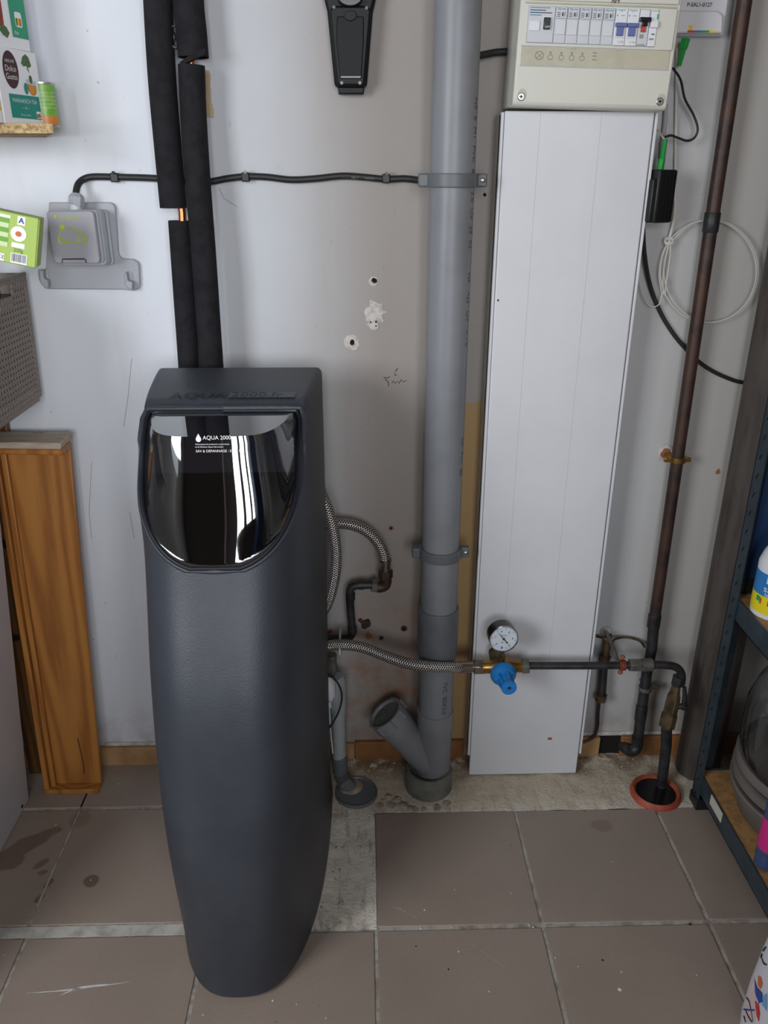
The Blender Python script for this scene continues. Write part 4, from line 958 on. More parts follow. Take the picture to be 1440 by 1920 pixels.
for p in ((1167, 1232), (1163, 1260)): obj('lug', MB().cyl(at(*p, HD+.004), at(*p, HD-.006), .006, 12), 'redpaint', ec, bevel=.001); obj('screw', MB().cyl(at(*p, HD+.004), at(*p, HD+.008), .0032, 8), 'brass_old', ec)

# ------------------------------------------------------------------ foam-lagged pipes at upper left
ID = .045
def lag(name, lab, pts, gaps):
    pass
la = thing('lagged_pipe', 'black foam lagged copper pipe, left one of the pair, with short bare gap', 'pipe', at(370, 690, ID))
obj('copper_core', MB().tube([at(285, -60, ID)+Vector((0, 0, 0)), at(342, 400, ID), at(352, 690, ID), at(352, 780, ID)], .0075, 16), 'copper', la)
obj('foam_sleeve', MB().tube(curve([at(292, -120, ID), at(296, 0, ID), at(304, 150, ID), at(316, 290, ID), at(325, 390, ID)], 5), .0245, 26), 'foam', la)
obj('foam_sleeve', MB().tube(curve([at(336, 414, ID), at(345, 550, ID), at(354, 690, ID), at(360, 800, ID)], 5), .0205, 26), 'foam', la)
lb = thing('lagged_pipe', 'black foam lagged copper pipe, right one of the pair, sleeve torn at top', 'pipe', at(395, 690, ID+.004))
obj('copper_core', MB().tube([at(352, -60, ID), at(358, 110, ID), at(363, 220, ID+.006), at(382, 480, ID+.024), at(397, 690, ID+.025), at(402, 780, ID+.025)], .0075, 16), 'copper', lb)
up = MB().tube(curve([at(350, -120, ID), at(353, 0, ID), at(359, 60, ID), at(363, 108, ID)], 5), .0265, 28, False); obj('foam_sleeve', up, 'foam', lb)
lo_ = MB().tube(curve([at(359, 122, ID+.006), at(363, 220, ID+.006), at(371, 340, ID+.014), at(382, 480, ID+.024), at(392, 620, ID+.025), at(397, 690, ID+.025), at(403, 800, ID+.025)], 5), .0232, 28); obj('foam_sleeve', lo_, 'foam', lb)
# a ragged lip of foam on the right sleeve
obj('torn_flap', MB().add and (lambda mb: (mb.prism([(at(372, 100, ID).x, at(372, 100, ID).z), (at(389, 94, ID).x, at(389, 94, ID).z), (at(388, 106, ID).x, at(388, 106, ID).z), (at(372, 113, ID).x, at(372, 113, ID).z), (at(352, 122, ID).x, at(352, 122, ID).z), (at(345, 134, ID).x, at(345, 134, ID).z), (at(342, 120, ID).x, at(342, 120, ID).z)], -ID-.025, .012), mb)[1])(MB()), 'foam', lb)
wclip = thing('pipe_bracket', 'small metal wall bracket glimpsed between the two lagged pipes', 'bracket', at(323, 68, .02))
obj('plate', MB().box(at(316, 58, .045), at(331, 78, .03)), 'steelscrew', wclip, bevel=.001)
obj('wire_strap', MB().tube(curve([at(314, 52, .05), at(322, 50, .05), at(330, 48, .05)]), .002, 6), 'cable', wclip)
obj('wire_strap', MB().tube(curve([at(314, 78, .05), at(322, 86, .05), at(332, 90, .05)]), .003, 6), 'cable', wclip)

# ------------------------------------------------------------------ black cable and clips
cc = thing('black_cable', 'long black cable clipped level along the wall from the charging socket', 'cable', at(141, 362, .02))
pts = [at(*p) for p in ((143, 370, .035), (143, 358, .03), (147, 345, .022), (157, 336, .013), (175, 331.5, .009), (216, 332, .009), (260, 333, .009), (300, 335, .009), (345, 340, .009), (390, 341, .009), (425, 335, .009), (461, 331, .009), (500, 332, .009), (545, 337, .009), (590, 335, .009), (640, 330, .009), (680, 332, .009), (724, 336, .009), (760, 335, .009), (800, 340, .009), (850, 344, .012))]
obj('sheath', MB().tube(curve(pts, 7), .0062, 14), 'cable', cc)
text('sheath_printing', '- - - - -  1000 V  - -  HO7RN', .006, 'print_pale', cc, lambda x, y: at(640+x*880, 332+3*sin(x*18), .009)+Vector((0, -.0066, y)))
tag(obj('cable_stub', MB().tube(curve([at(895, 105, .03), at(915, 101, .02), at(932, 98, .015), at(955, 97, .012)]), .006, 14), 'cable', None, at(925, 100, .02)), 'short black cable passing between drain pipe and the fuse box', 'cable')
for (px, py), lab in (((216, 333), 'small black cable clip nearest the charging socket'), ((461, 332), 'small black cable clip just right of the lagged pipes'), ((724, 335), 'small black cable clip just left of the drain pipe collar')):
    q = at(px, py, .009); t = thing('cable_clip', lab, 'cable clip', q, 'clips on the long black cable')
    obj('clip_body', MB().box((q.x-.0075, -.0175, q.z-.008), (q.x+.0075, 0, q.z+.0082)), 'black', t, bevel=.002)
    obj('nail', MB().cyl((q.x, -.012, q.z+.0085), (q.x+.001, -.0225, q.z+.0085), .003, 8), 'black_gloss', t)

# ------------------------------------------------------------------ electric car charging socket
ev = thing('charging_socket', 'grey wall charging socket with a lime green car outline on its lid', 'socket', at(150, 480, 0))
def EP(cx, cy, dep=0): return at(cx*.1944, 370+cy*.1944, dep)
def poly_at(pts, dep):
    r = []
    for a, b in pts: q = EP(a, b, dep); r.append((q.x, q.z))
    return r
pl = MB().prism(poly_at([(470, 48), (1060, 48), (1095, 65), (1112, 105), (1140, 540), (1155, 575), (1190, 592), (1285, 597), (1330, 625), (1342, 660), (1350, 850), (1335, 885), (1290, 902), (1180, 890), (460, 884), (400, 840), (372, 790), (362, 700), (440, 690), (455, 400)], .009), -.009, .009)
obj('mounting_plate', pl, 'ev', ev, bevel=.002)
for pts, slot in ((((385, 700), (425, 700), (430, 780), (470, 800), (475, 870), (450, 880), (395, 820)), (430, 700, 472, 792)), (((1205, 735), (1225, 715), (1238, 800), (1285, 815), (1282, 898), (1215, 850)), (1235, 718, 1283, 812))):
    obj('hook', MB().prism(poly_at(pts, .02), -.026, .019), 'ev', ev, bevel=.002)
    a, b = EP(slot[0], slot[1], .0095), EP(slot[2], slot[3], .0095); obj('hook_slot', MB().box((a.x, -.0098, a.z), (b.x, -.008, b.z)), 'line', ev)
def evbox(nm, x0, y0, x1, y1, dep0, dep1, m, r=.008):
    a, b = EP(x0, y0, dep1), EP(x1, y1, dep1)
    return obj(nm, MB().prism(rrect(a.x, b.z, b.x, a.z, r), -dep1, dep1-dep0), m, ev, bevel=.0025)
evbox('back_box', 560, 118, 1095, 655, .008, .022, 'ev_pale'); evbox('box_body', 530, 118, 1060, 655, .02, .038, 'ev'); evbox('box_body', 500, 120, 1030, 655, .036, .052, 'ev_pale')
evbox('hinge_frame', 458, 122, 1000, 640, .050, .066, 'ev_pale')
ldv = evbox('lid', 442, 128, 970, 640, .064, .078, 'ev_lid')
LDp = .0786
def EL(cx, cy): return EP(cx, cy, LDp)
a, b = EL(598, 592), EL(830, 632); lt = MB(); lt.tube([EL(600, 630), EL(602, 596), EL(812, 594), EL(828, 606), EL(832, 632)], .0011, 6)
obj('latch', lt, 'black', ldv)
car = MB(); lw = .0011
for pts in (((600, 300), (570, 360), (562, 430), (590, 440)), ((640, 290), (700, 296), (760, 325), (815, 370), (842, 395), (835, 425), (815, 440)), ((620, 432), (740, 432)),
            [(600+26*cos(t), 425+26*sin(t)) for t in [2*pi*i/16 for i in range(17)]], [(782+30*cos(t), 405+36*sin(t)) for t in [2*pi*i/16 for i in range(17)]]):
    car.tube([EL(*p)+Vector((0, .0004, 0)) for p in pts], lw, 5)
obj('car_outline', car, 'ev_green', ldv)
obj('bolt_mark', MB().prism(poly_at(ell(600, 290, 25, 25, 14), LDp), -LDp, .0008), 'ev_green', ldv); obj('bolt_mark', MB().prism(poly_at(ell(533, 188, 16, 18, 14), LDp), -LDp, .0008), 'ev_green', ldv)
p_ = EL(585, 192); text('lettering', 'greenup', .0105, 'ev_green', ldv, lambda x, y: (p_.x+x, -LDp, p_.z+y))
gl = MB().tube([EP(735, 128, .04), EP(735, 68, .04)], .011, 16); obj('gland_neck', gl, 'ev_pale', ev)
obj('gland_nut', MB().tube([EP(735, 70, .04), EP(738, 60, .04), EP(738, 0, .04), EP(738, -22, .038)], .0148, 8, True, [.0142, .0148, .0148, .011]), 'ev', ev, bevel=.001)

# ------------------------------------------------------------------ hanging black device
hv = thing('hanging_device', 'black tapered plastic device hanging on wall with a rectangular cover', 'device', at(660, 90, 0))
def HP(cx, cy, dep): q = at(480+cx/3, cy/3, dep); return (q.x, q.z)
def hprism(nm, pts, d0, d1, m, parent=hv, bev=.003): return obj(nm, MB().prism([HP(a, b, d1) for a, b in pts], -d1, d1-d0), m, parent, bevel=bev)
hprism('housing', [(330, -260), (360, -120), (385, 0), (400, 60), (442, 488), (624, 488), (658, 60), (672, 0), (700, -120), (730, -260)], .0, .034, 'device', bev=.006)
hprism('raised_frame', [(412, 60), (432, 30), (630, 30), (648, 60), (612, 470), (602, 484), (466, 484), (455, 470)], .03, .041, 'device', bev=.004)
hprism('cover', [(455, 92), (606, 92), (606, 230), (594, 418), (594, 440), (472, 440), (470, 418), (452, 230)], .036, .0432, 'device_cover', bev=.0015)
hprism('cover_foot', [(472, 424), (594, 424), (590, 442), (476, 442)], .04, .0445, 'black_gloss', bev=.001)
hprism('cover_catch', ell(530, 88, 36, 30, 18), .036, .046, 'device', bev=.001)
hprism('bottom_foot', [(460, 488), (610, 488), (606, 528), (464, 528)], .004, .026, 'device', bev=.002)
for c_ in ((482, 466), (584, 466), (438, 40), (622, 44)): hprism('screw_hole', ell(c_[0], c_[1], 9, 10, 12), .040, .0416, 'black_gloss', bev=0)
hprism('round_socket', ell(530, -10, 70, 50, 24), .036, .046, 'black_gloss')

# ------------------------------------------------------------------ chipboard shelf with boxes (upper left)
sdp = .17
a, b = at(98, 232, sdp), at(97, 250, sdp)
csf = tag(obj('wall_shelf', (lambda mb: (mb.add([(-1.2, -sdp, b.z), (a.x, -sdp, b.z), (a.x-.075, 0, b.z), (-1.2, 0, b.z), (-1.2, -sdp, a.z), (a.x, -sdp, a.z), (a.x-.075, 0, a.z), (-1.2, 0, a.z)], [(0, 3, 2, 1), (4, 5, 6, 7), (0, 1, 5, 4), (1, 2, 6, 5), (2, 3, 7, 6), (3, 0, 4, 7)]), mb)[1])(MB()), 'chip', None, (-.8, -.1, b.z)), 'raw chipboard wall shelf carrying tea and food boxes', 'shelf')
zs_ = a.z+.0008
def carton(name, lab, grp, rx, ry, ang, wd, dpth, z0, h, m='card_white'):
    "front face starts at its right end (rx, ry) and runs away by angle ang"
    t = thing(name, lab, 'box', (rx, ry, z0), grp)
    mt = Matrix.Translation((rx, ry, z0)) @ Matrix.Rotation(ang, 4, 'Z')
    obj('carton', MB().box((-wd, 0, 0), (0, dpth, h), mt), m, t, bevel=.0012)
    return t, (lambda x, y, mt=mt: mt @ Vector((x*(wd/.118 if wd > .095 else 1)-wd, -.0006, y))), mt
R0 = at(83, 227, .075)
q_l = on(2, 217, zs_) if False else None
ang = radians(50); W1, H1 = .155, .117
def fit(px, py): return at(px, py, .075)
rx, ry = R0.x, R0.y
# work out the box's slope from the two bottom corners seen on the shelf
pL = on(20, 222, zs_+.0001); pR = on(83, 227, zs_+.0001)
rx, ry = at(85, 227, .066).x, -.066
ang = radians(71)
bw = .101; bh = .114
t1, f1, m1 = carton('tea_pod_box', 'white tea pod box with teal band and dark oval, lower of the two', 'pod boxes on the shelf', rx, ry, ang, bw, .075, zs_, bh)
ov = patch('logo_oval', 'maroon', t1, f1, ell(.038, .082, .021, .028, 28))
for s, yy, sz in (('NESCAFÉ', .0945, .0062), ('Dolce', .0835, .0125), ('Gusto', .0715, .0125)): text('lettering', s, sz, 'white_ink', t1, lambda x, y, yy=yy: f1(.038+x, yy+y)+Vector((0, -.0004, 0)), 'CENTER')
patch('teal_band', 'teal', t1, f1, rect(.022, .010, .108, .046)); text('lettering', 'MARRAKECH TEA', .0088, 'white_ink', t1, lambda x, y: f1(.065+x, .0365+y)+Vector((0, -.0004, 0)), 'CENTER')
text('lettering', '— 16 —', .006, 'white_ink', t1, lambda x, y: f1(.065+x, .0265+y)+Vector((0, -.0004, 0)), 'CENTER'); text('lettering', 'Thé vert menthe', .0042, 'white_ink', t1, lambda x, y: f1(.062+x, .0155+y)+Vector((0, -.0004, 0)), 'CENTER')
patch('score_badge', 'card_white', t1, lambda x, y: f1(x, y)+Vector((0, -.0003, 0)), rect(.094, .0115, .107, .0225)); patch('score_badge', 'orange', t1, lambda x, y: f1(x, y)+Vector((0, -.0005, 0)), ell(.102, .016, .004, .004, 12)); patch('score_badge', 'leaf', t1, lambda x, y: f1(x, y)+Vector((0, -.0005, 0)), rect(.095, .0125, .098, .019))
patch('mint_leaves', 'leaf', t1, f1, [(.076, .104), (.070, .094), (.076, .090), (.085, .092), (.092, .089), (.099, .093), (.094, .105), (.086, .1095)]); patch('mint_leaves', 'leaf', t1, f1, [(.084, .093), (.087, .093), (.091, .080), (.086, .086)]); patch('mint_leaves', 'leaf', t1, f1, ell(.091, .0715, .005, .0065, 14))
patch('cup_picture', 'amber', t1, f1, [(.078, .064), (.104, .062), (.103, .053), (.098, .0475), (.088, .0475), (.081, .054)]); patch('cup_picture', 'orange', t1, lambda x, y: f1(x, y)+Vector((0, -.0003, 0)), [(.078, .064), (.081, .064), (.084, .054), (.089, .049), (.098, .049), (.101, .054), (.101, .063), (.104, .062), (.103, .053), (.098, .0475), (.088, .0475), (.081, .054)])
patch('cup_picture', 'card_side', t1, f1, [(.076, .071), (.104, .069), (.104, .0625), (.078, .0645)]); patch('cup_picture', 'teal', t1, f1, ell(.074, .0565, .006, .009, 16))
t2, f2, m2 = carton('tea_pod_box', 'white tea pod box with emerald corner, upper one in the stack', 'pod boxes on the shelf', rx-.006, ry-.004, ang, bw, .075, zs_+bh+.0008, bh)
patch('emerald_corner', 'emerald', t2, f2, rect(.072, .018, .1175, .10)); patch('tea_picture', 'tea_red', t2, f2, [(.02, .10), (.02, .03), (.034, .022), (.052, .03), (.054, .10)]); patch('mint_leaves', 'leaf', t2, lambda x, y: f2(x, y)+Vector((0, -.0003, 0)), [(.036, .026), (.044, .018), (.056, .014), (.064, .022), (.058, .03), (.046, .034)])
patch('score_badge', 'card_white', t2, lambda x, y: f2(x, y)+Vector((0, -.0003, 0)), rrect(.085, .034, .104, .056, .004)); patch('score_badge', 'orange', t2, lambda x, y: f2(x, y)+Vector((0, -.0006, 0)), rect(.0965, .036, .102, .047)); patch('score_badge', 'yellow', t2, lambda x, y: f2(x, y)+Vector((0, -.0006, 0)), rect(.0915, .036, .0965, .047)); patch('score_badge', 'leaf', t2, lambda x, y: f2(x, y)+Vector((0, -.0006, 0)), rect(.087, .036, .0915, .047))
text('lettering', 'thé', .009, 'white_ink', t2, lambda x, y: f2(.078+x, .025+y)+Vector((0, -.0004, 0)))
lx = (m1 @ Vector((-bw-.004, 0, 0)))
t3, f3, m3 = carton('yellow_carton', 'white and yellow food carton at the left edge of the shelf', None, lx.x, lx.y, ang, .09, .07, zs_, .11)
patch('yellow_panel', 'yellow', t3, f3, rect(.0, .019, .089, .085)); patch('red_mark', 'red', t3, lambda x, y: f3(x, y)+Vector((0, -.0004, 0)), rect(.055, .026, .073, .042)); patch('brown_mark', 'brown_ink', t3, lambda x, y: f3(x, y)+Vector((0, -.0004, 0)), rect(.077, .024, .085, .045))
pk0 = at(81, 227, .05); pk1 = at(109, 231, .05)
pkx = thing('green_tin', 'small green and orange food tin at the right end of shelf', 'tin', (pk0.x, -.05, zs_))
tr_ = .021; tc = Vector((at(109, 231, .055).x-tr_, -.05, zs_))
obj('tin_wall', MB().lathe(tc, (0, 0, 1), [(.003, tr_), (.018, tr_)], 32, False), 'pack_orange', pkx); obj('tin_label', MB().lathe(tc, (0, 0, 1), [(.018, tr_), (.066, tr_)], 32, False), 'pack_green', pkx)
obj('rim', MB().lathe(tc, (0, 0, 1), [(.066, tr_), (.067, tr_+.001), (.070, tr_+.001), (.070, .002)], 32), 'tin', pkx); obj('rim', MB().lathe(tc, (0, 0, 1), [(0, .002), (0, tr_+.001), (.003, tr_+.001), (.0035, tr_)], 32), 'tin', pkx)
for k in range(5): 
    zz = tc.z+.03+.006*k; text('lettering', 'ingredients nutrition', .0042, 'lime_pale', pkx, lambda x, y, zz=zz: tc+Vector(((tr_+.0004)*sin(-.1+x/tr_), -(tr_+.0004)*cos(-.1+x/tr_), zz-tc.z+y)))

# ------------------------------------------------------------------ green egg carton box, basket, cabinet (left edge)
bkx = at(45, 512, .03).x
BT0, BB0 = 1.2, .965
gm = Matrix.Translation(at(66, 503, .20)) @ Matrix.Rotation(radians(10), 4, 'Z') @ Matrix.Rotation(radians(13), 4, 'Y')
gt = thing('green_carton', 'lime green carton with a hen badge tilted on the perforated basket', 'box', at(66, 503, .2))
obj('carton', MB().box((-.16, 0, 0), (0, .045, .083), gm), 'lime', gt, bevel=.0015)
obj('end_flap', MB().box((0, .002, .002), (.0012, .043, .081), gm), 'lime2', gt)
def GL(x, y): return gm @ Vector((x, -.0007, y))
def GL2(x, y): return gm @ Vector((x, -.0011, y))
patch('egg_badge', 'card_white', gt, GL, ell(-.030, .051, .0125, .0125, 24)); patch('hen_print', 'orange', gt, GL2, ell(-.030, .051, .005, .0045, 14)); patch('badge_strip', 'card_white', gt, GL, rect(-.040, .028, -.019, .036))
patch('letter_mark', 'card_white', gt, GL, rect(-.033, .066, -.0205, .080)); text('lettering', 'A', .0125, 'bag_blue', gt, lambda x, y: GL2(-.0268+x, .073+y), 'CENTER', .0004)
patch('barcode_field', 'card_white', gt, GL, rect(-.040, .002, -.014, .0185))
bc = MB(); xx = -.0385
while xx < -.0165:
    w_ = random.choice((.0005, .0009, .0013)); bc.add([GL2(xx, .0045), GL2(xx+w_, .0045), GL2(xx+w_, .0175), GL2(xx, .0175)], [(0, 1, 2, 3)]); xx += w_+random.choice((.0006, .001))
obj('barcode', bc, 'dark_txt', gt)
text('lettering', '250g', .008, 'leaf', gt, lambda x, y: GL(-.0365+x, .0235+y))
for k in range(6): patch('table_row', ('lime_dk', 'lime_pale')[k % 2], gt, GL, rect(-.105, .0655-.0078*k, -.046, .0725-.0078*k))
patch('table_row', 'card_white', gt, GL, rect(-.105, .0735, -.044, .078)); patch('logo_strip', 'card_white', gt, GL, rect(-.105, .002, -.050, .014)); text('lettering', 'BIO CE', .009, 'dark_txt', gt, lambda x, y: GL2(-.078+x, .008+y))

bs_ = thing('perforated_basket', 'taupe plastic perforated basket with a handle slot at the left edge', 'basket', (bkx-.1, -.16, BB0))
Y0, Y1 = -.36, -.028; zt0, zb0 = at(45, 512, .03).z, at(75, 742, .03).z
bsk = MB(); TH = .003; hw_ = .0042
# near side wall as a grid of cells with real square holes
ny, nz = 27, 22; hx0 = bkx
def bk(y, z): return Vector((bkx-.008*(zt0-z)/(zt0-zb0), y, z))
ys_ = [Y0+(Y1-Y0)*i/ny for i in range(ny+1)]; zz_ = [zb0+(zt0-zb0)*i/nz for i in range(nz+1)]
HY1, HZ1, HZ0 = side(19, 545, bkx).y, side(14, 531, bkx).z, side(12, 560, bkx).z
def handle(y, z): return HY1-.11 < y < HY1 and HZ0 < z < HZ1
sidem = MB()
for j in range(nz):
    for i in range(ny):
        y0, y1, z0, z1 = ys_[i], ys_[i+1], zz_[j], zz_[j+1]; yc, zc = (y0+y1)/2, (z0+z1)/2
        if handle(yc, zc): continue
        hol = 1 <= i < ny-1 and 2 <= j < nz-2 and not (handle(yc, zc-.02) or handle(yc, zc+.02) or handle(yc+.016, zc) or handle(yc-.016, zc))
        if not hol:
            sidem.add([bk(y0, z0), bk(y1, z0), bk(y1, z1), bk(y0, z1)], [(0, 1, 2, 3)])
        else:
            h, k_ = .0036, .0023; o_ = sidem.add([bk(y0, z0), bk(y1, z0), bk(y1, z1), bk(y0, z1), bk(yc-h, zc-k_), bk(yc+h, zc-k_), bk(yc+h, zc+k_), bk(yc-h, zc+k_)], [(0, 1, 5, 4), (1, 2, 6, 5), (2, 3, 7, 6), (3, 0, 4, 7)])
so = obj('perforated_side', sidem, 'taupe', bs_)
sd = so.modifiers.new('thickness', 'SOLIDIFY'); sd.thickness = .003; sd.offset = 0
oth = MB().box((bkx-.30, Y1-.001, zb0), (bkx-.0085, Y1+.002, zt0)).box((bkx-.30, Y0-.002, zb0), (bkx-.0085, Y0+.001, zt0)).box((bkx-.30, Y0, zb0), (bkx-.297, Y1, zt0)).box((bkx-.30, Y0, zb0-.002), (bkx-.010, Y1, zb0+.001))
obj('basket_shell', oth, 'taupe', bs_)
obj('dark_hole_backing', MB().box((bkx-.29, Y0+.006, zb0+.003), (bkx-.016, Y1-.006, HZ0-.004)), 'black', bs_)  # black block added inside so the perforations look dark
obj('top_rim', MB().box((bkx-.004, Y0, zt0-.004), (bkx+.0035, Y1, zt0+.002)), 'taupe', bs_, bevel=.0015)
obj('base_lip', MB().box((bkx-.014, Y0, zb0-.008), (bkx-.006, Y1-.012, zb0+.003)), 'taupe', bs_, bevel=.0015)
for (bx0, by0, lab, m) in ((bkx-.06, -.20, 'white bottle standing inside the perforated basket', 'bottle_white'), (bkx-.045, -.12, 'dark brown bottle standing inside the perforated basket', 'maroon'), (bkx-.055, -.285, 'pale blue bottle seen through the handle slot of the basket', 'bottle_blue')):
    zq = HZ0-.003; t = thing('bottle', lab, 'bottle', (bx0, by0, zq)); hB = (zt0-zb0)*.33
    obj('bottle_body', MB().lathe((bx0, by0, zq), (0, 0, 1), [(0, .026), (.004, .03), (hB*.7, .03), (hB*.85, .02), (hB*.9, .013), (hB*1.0, .013)], 24), m, t)
    obj('cap', MB().cyl((bx0, by0, zq+hB), (bx0, by0, zq+hB*1.12), .014, 18), 'black' if m == 'bottle_white' else 'white_box', t)
cab = thing('white_cabinet', 'white enamelled appliance cabinet standing at the lower left edge', 'cabinet', (-1.1, -.45, 0))
obj('side_panel', MB().box((-1.4, -.75, .012), (-.852, -.128, zb0-.016)), 'white_cab', cab, bevel=.003)
obj('top_panel', MB().box((-1.4, -.76, zb0-.016), (bkx-.06, -.03, zb0-.0085)), 'white_cab', cab, bevel=.002)
obj('plinth', MB().box((-1.38, -.73, 0), (-.87, -.15, .012)), 'black', cab)
wpn = thing('leaning_board', 'white enamelled board leaning beside the pine shelf end at the lower left edge', 'board', (-.82, -.4, 0))
lean = .0893; xz = lambda z, o=0: -.8115+lean*z-o
pm_ = MB(); pv = [(xz(z, o), y, z) for z in (0.002, .90) for y in (-.75, -.130) for o in (0, .022)]
pm_.add(pv, [(0, 1, 3, 2), (4, 6, 7, 5), (0, 2, 6, 4), (1, 5, 7, 3), (0, 4, 5, 1), (2, 3, 7, 6)]); obj('sheet', pm_, 'white_cab', wpn, bevel=.002)
q = side(40, 1512, -.811); obj('screw', MB().cyl((xz(q.z)-.001, q.y, q.z), (xz(q.z)+.002, q.y, q.z), .004, 10), 'black', wpn)

# ------------------------------------------------------------------ pine drawer side and plank leaning by the wall
pb = thing('pine_panel', 'varnished pine shelf end leaning on the wall beside the white cabinet', 'wooden panel', at(140, 1476, .09))
B0, B1, T1, T0 = at(88, 1470, .09), at(190, 1470, .09), at(130, 832, .06), at(-10, 836, .06)
B0.z = B1.z = 0.0
def quadbox(c4, back, m, nm, bev=.0015):
    mb = MB(); vs = list(c4)+[p+Vector((0, back, 0)) for p in c4]
    mb.add(vs, [(0, 1, 2, 3), (7, 6, 5, 4), (0, 4, 5, 1), (1, 5, 6, 2), (2, 6, 7, 3), (3, 7, 4, 0)]); return obj(nm, mb, m, pb, bevel=bev)
def PB(s, t, out=0):
    a = B0.lerp(B1, s); b = T0.lerp(T1, s); p = a.lerp(b, t); p.y -= out; return p
quadbox([PB(0, .002), PB(1, .002), PB(1, 1), PB(0, 1)], .014, 'pine', 'face_board')
quadbox([PB(0, .0, .020), PB(.095, .0, .020), PB(.075, 1, .020), PB(0, 1, .020)], .022, 'pine', 'edge_moulding')
quadbox([PB(.10, .012, .010), PB(.185, .012, .010), PB(.16, 1, .010), PB(.08, 1, .010)], .010, 'pine', 'edge_moulding')
quadbox([PB(.0, .0, .024), PB(1.0, .0, .024), PB(1.0, .014, .024), PB(.0, .014, .024)], .026, 'pine', 'bottom_lip')
a_, b_ = PB(1, 1), PB(-.1, 1)
tpz = a_.z+.009
tm = MB(); 
c4 = [on(-40, 829, tpz+.010), on(113, 831, tpz+.010), on(136, 809, tpz+.010), on(-40, 808, tpz+.010)]
tm.add(c4+[p-Vector((0, 0, .014)) for p in c4], [(0, 1, 2, 3), (7, 6, 5, 4), (0, 4, 5, 1), (1, 5, 6, 2), (2, 6, 7, 3), (3, 7, 4, 0)])
obj('top_moulding', tm, 'wood_top', pb, bevel=.003)
tm2 = MB(); d4 = [p-Vector((0, 0, .0135)) for p in (on(-40, 829, tpz+.010), on(115, 832, tpz+.010), on(131, 815, tpz+.010), on(-40, 815, tpz+.010))]
tm2.add(d4+[p-Vector((0, 0, .012)) for p in d4], [(0, 1, 2, 3), (7, 6, 5, 4), (0, 4, 5, 1), (1, 5, 6, 2), (2, 6, 7, 3), (3, 7, 4, 0)]); obj('top_moulding', tm2, 'pine', pb, bevel=.003)
q = on(73, 811, tpz+.0105); text('ink_mark', '5', .03, 'brown_ink', pb, lambda x, y: (q.x-y*.9, q.y+x*.5-.006, tpz+.0108))
kn_ = PB(.72, .055, .0006); obj('wood_knot', MB().tube([PB(.70, .045, .0004), PB(.71, .075, .0004), PB(.66, .165, .0004)], .0011, 5), 'maroon', pb)
pk = thing('dark_plank', 'old dark pine plank with a knot leaning behind the varnished panel', 'plank', at(60, 1440, .04))
kk = [at(60, 1478, .04), at(100, 1478, .04), at(11, 790, .022), at(-60, 790, .022)]; kk[0].z = kk[1].z = 0
mb = MB(); mb.add(kk+[p+Vector((0, .018, 0)) for p in kk], [(0, 1, 2, 3), (7, 6, 5, 4), (0, 4, 5, 1), (1, 5, 6, 2), (2, 6, 7, 3), (3, 7, 4, 0)]); obj('board', mb, 'pine_dark', pk, bevel=.002)
for p, r in (((30, 1196), .009), ((8, 1020), .012)):
    q = at(*p, .0395); obj('wood_knot', MB().prism(ell(q.x, q.z, r, r*.8, 14), q.y-.004, .004), 'hole', pk)

# ------------------------------------------------------------------ right: corner pipe, rack and its load
tag(obj('corner_pipe', MB().cyl((.838, -.062, 0), (.838, -.062, 2.5), .052, 40), 'duct_brown', None, (.838, -.062, 0)), 'wide brown grey vertical pipe in the corner behind the blue rack', 'pipe')
rk = thing('metal_rack', 'blue grey slotted steel rack along the right side with chipboard shelves', 'rack', (1.0, -.7, 0))
def post(x, y, sx, sy):
    mb = MB(); f = .036; t = .0022
    mb.box((x, y, 0), (x+sx*t, y+sy*f, 2.1)).box((x, y, 0), (x+sx*f, y+sy*t, 2.1)); p = obj('post', mb, 'blue_steel', rk)
    sl = MB()
    for k in range(52):
        z = .03+.04*k
        sl.add([(x-.0004*sx, y+sy*.013, z), (x-.0004*sx, y+sy*.018, z), (x-.0004*sx, y+sy*.024, z+.012), (x-.0004*sx, y+sy*.019, z+.012)], [(0, 1, 2, 3)])
    obj('slots', sl, 'hole', p); return p
RX0, RX1, RY0, RY1 = .782, 1.2, -.166, -1.25
post(RX0, RY0, 1, -1); post(RX1, RY0, -1, -1); post(RX0, RY1, 1, 1); post(RX1, RY1, -1, 1)
obj('post_foot', MB().box((RX0-.003, RY0+.002, 0), (RX0+.038, RY0-.039, .028)), 'black', rk, bevel=.001)
for zb in (.085, .557, 1.08, 1.62, 2.05):
    obj('beam', MB().box((RX0+.003, RY1+.01, zb-.042), (RX0+.006, RY0-.01, zb+.008)).box((RX0+.003, RY1+.01, zb-.042), (RX0+.02, RY0-.01, zb-.04)), 'blue_steel', rk)
    obj('beam', MB().box((RX0+.01, RY0-.006, zb-.042), (RX1-.01, RY0-.003, zb+.008)), 'blue_steel', rk)
    obj('shelf_board', MB().box((RX0+.0065, RY1+.01, zb-.008), (RX1-.006, RY0-.0065, zb+.006)), 'chip_shelf', rk, bevel=.001)
lbq = side(1343, 1515, RX0+.0025); obj('paper_label', MB().box((RX0+.0015, lbq.y-.03, lbq.z-.014), (RX0+.0028, lbq.y+.03, lbq.z+.012)), 'paper_label', rk)
obj('gusset', MB().add and (lambda mb: (mb.box((RX0+.024, -.172, .60), (RX1-.01, -.170, .98)), mb)[1])(MB()), 'blue_steel2', rk)
tag(obj('storage_crate', MB().box((.90, -.30, .566), (1.16, -.18, .70)).box((.895, -.305, .69), (1.165, -.175, .71)), 'black', None, (1., -.24, .565), bevel=.004), 'black plastic crate at the back of the rack middle shelf', 'crate')
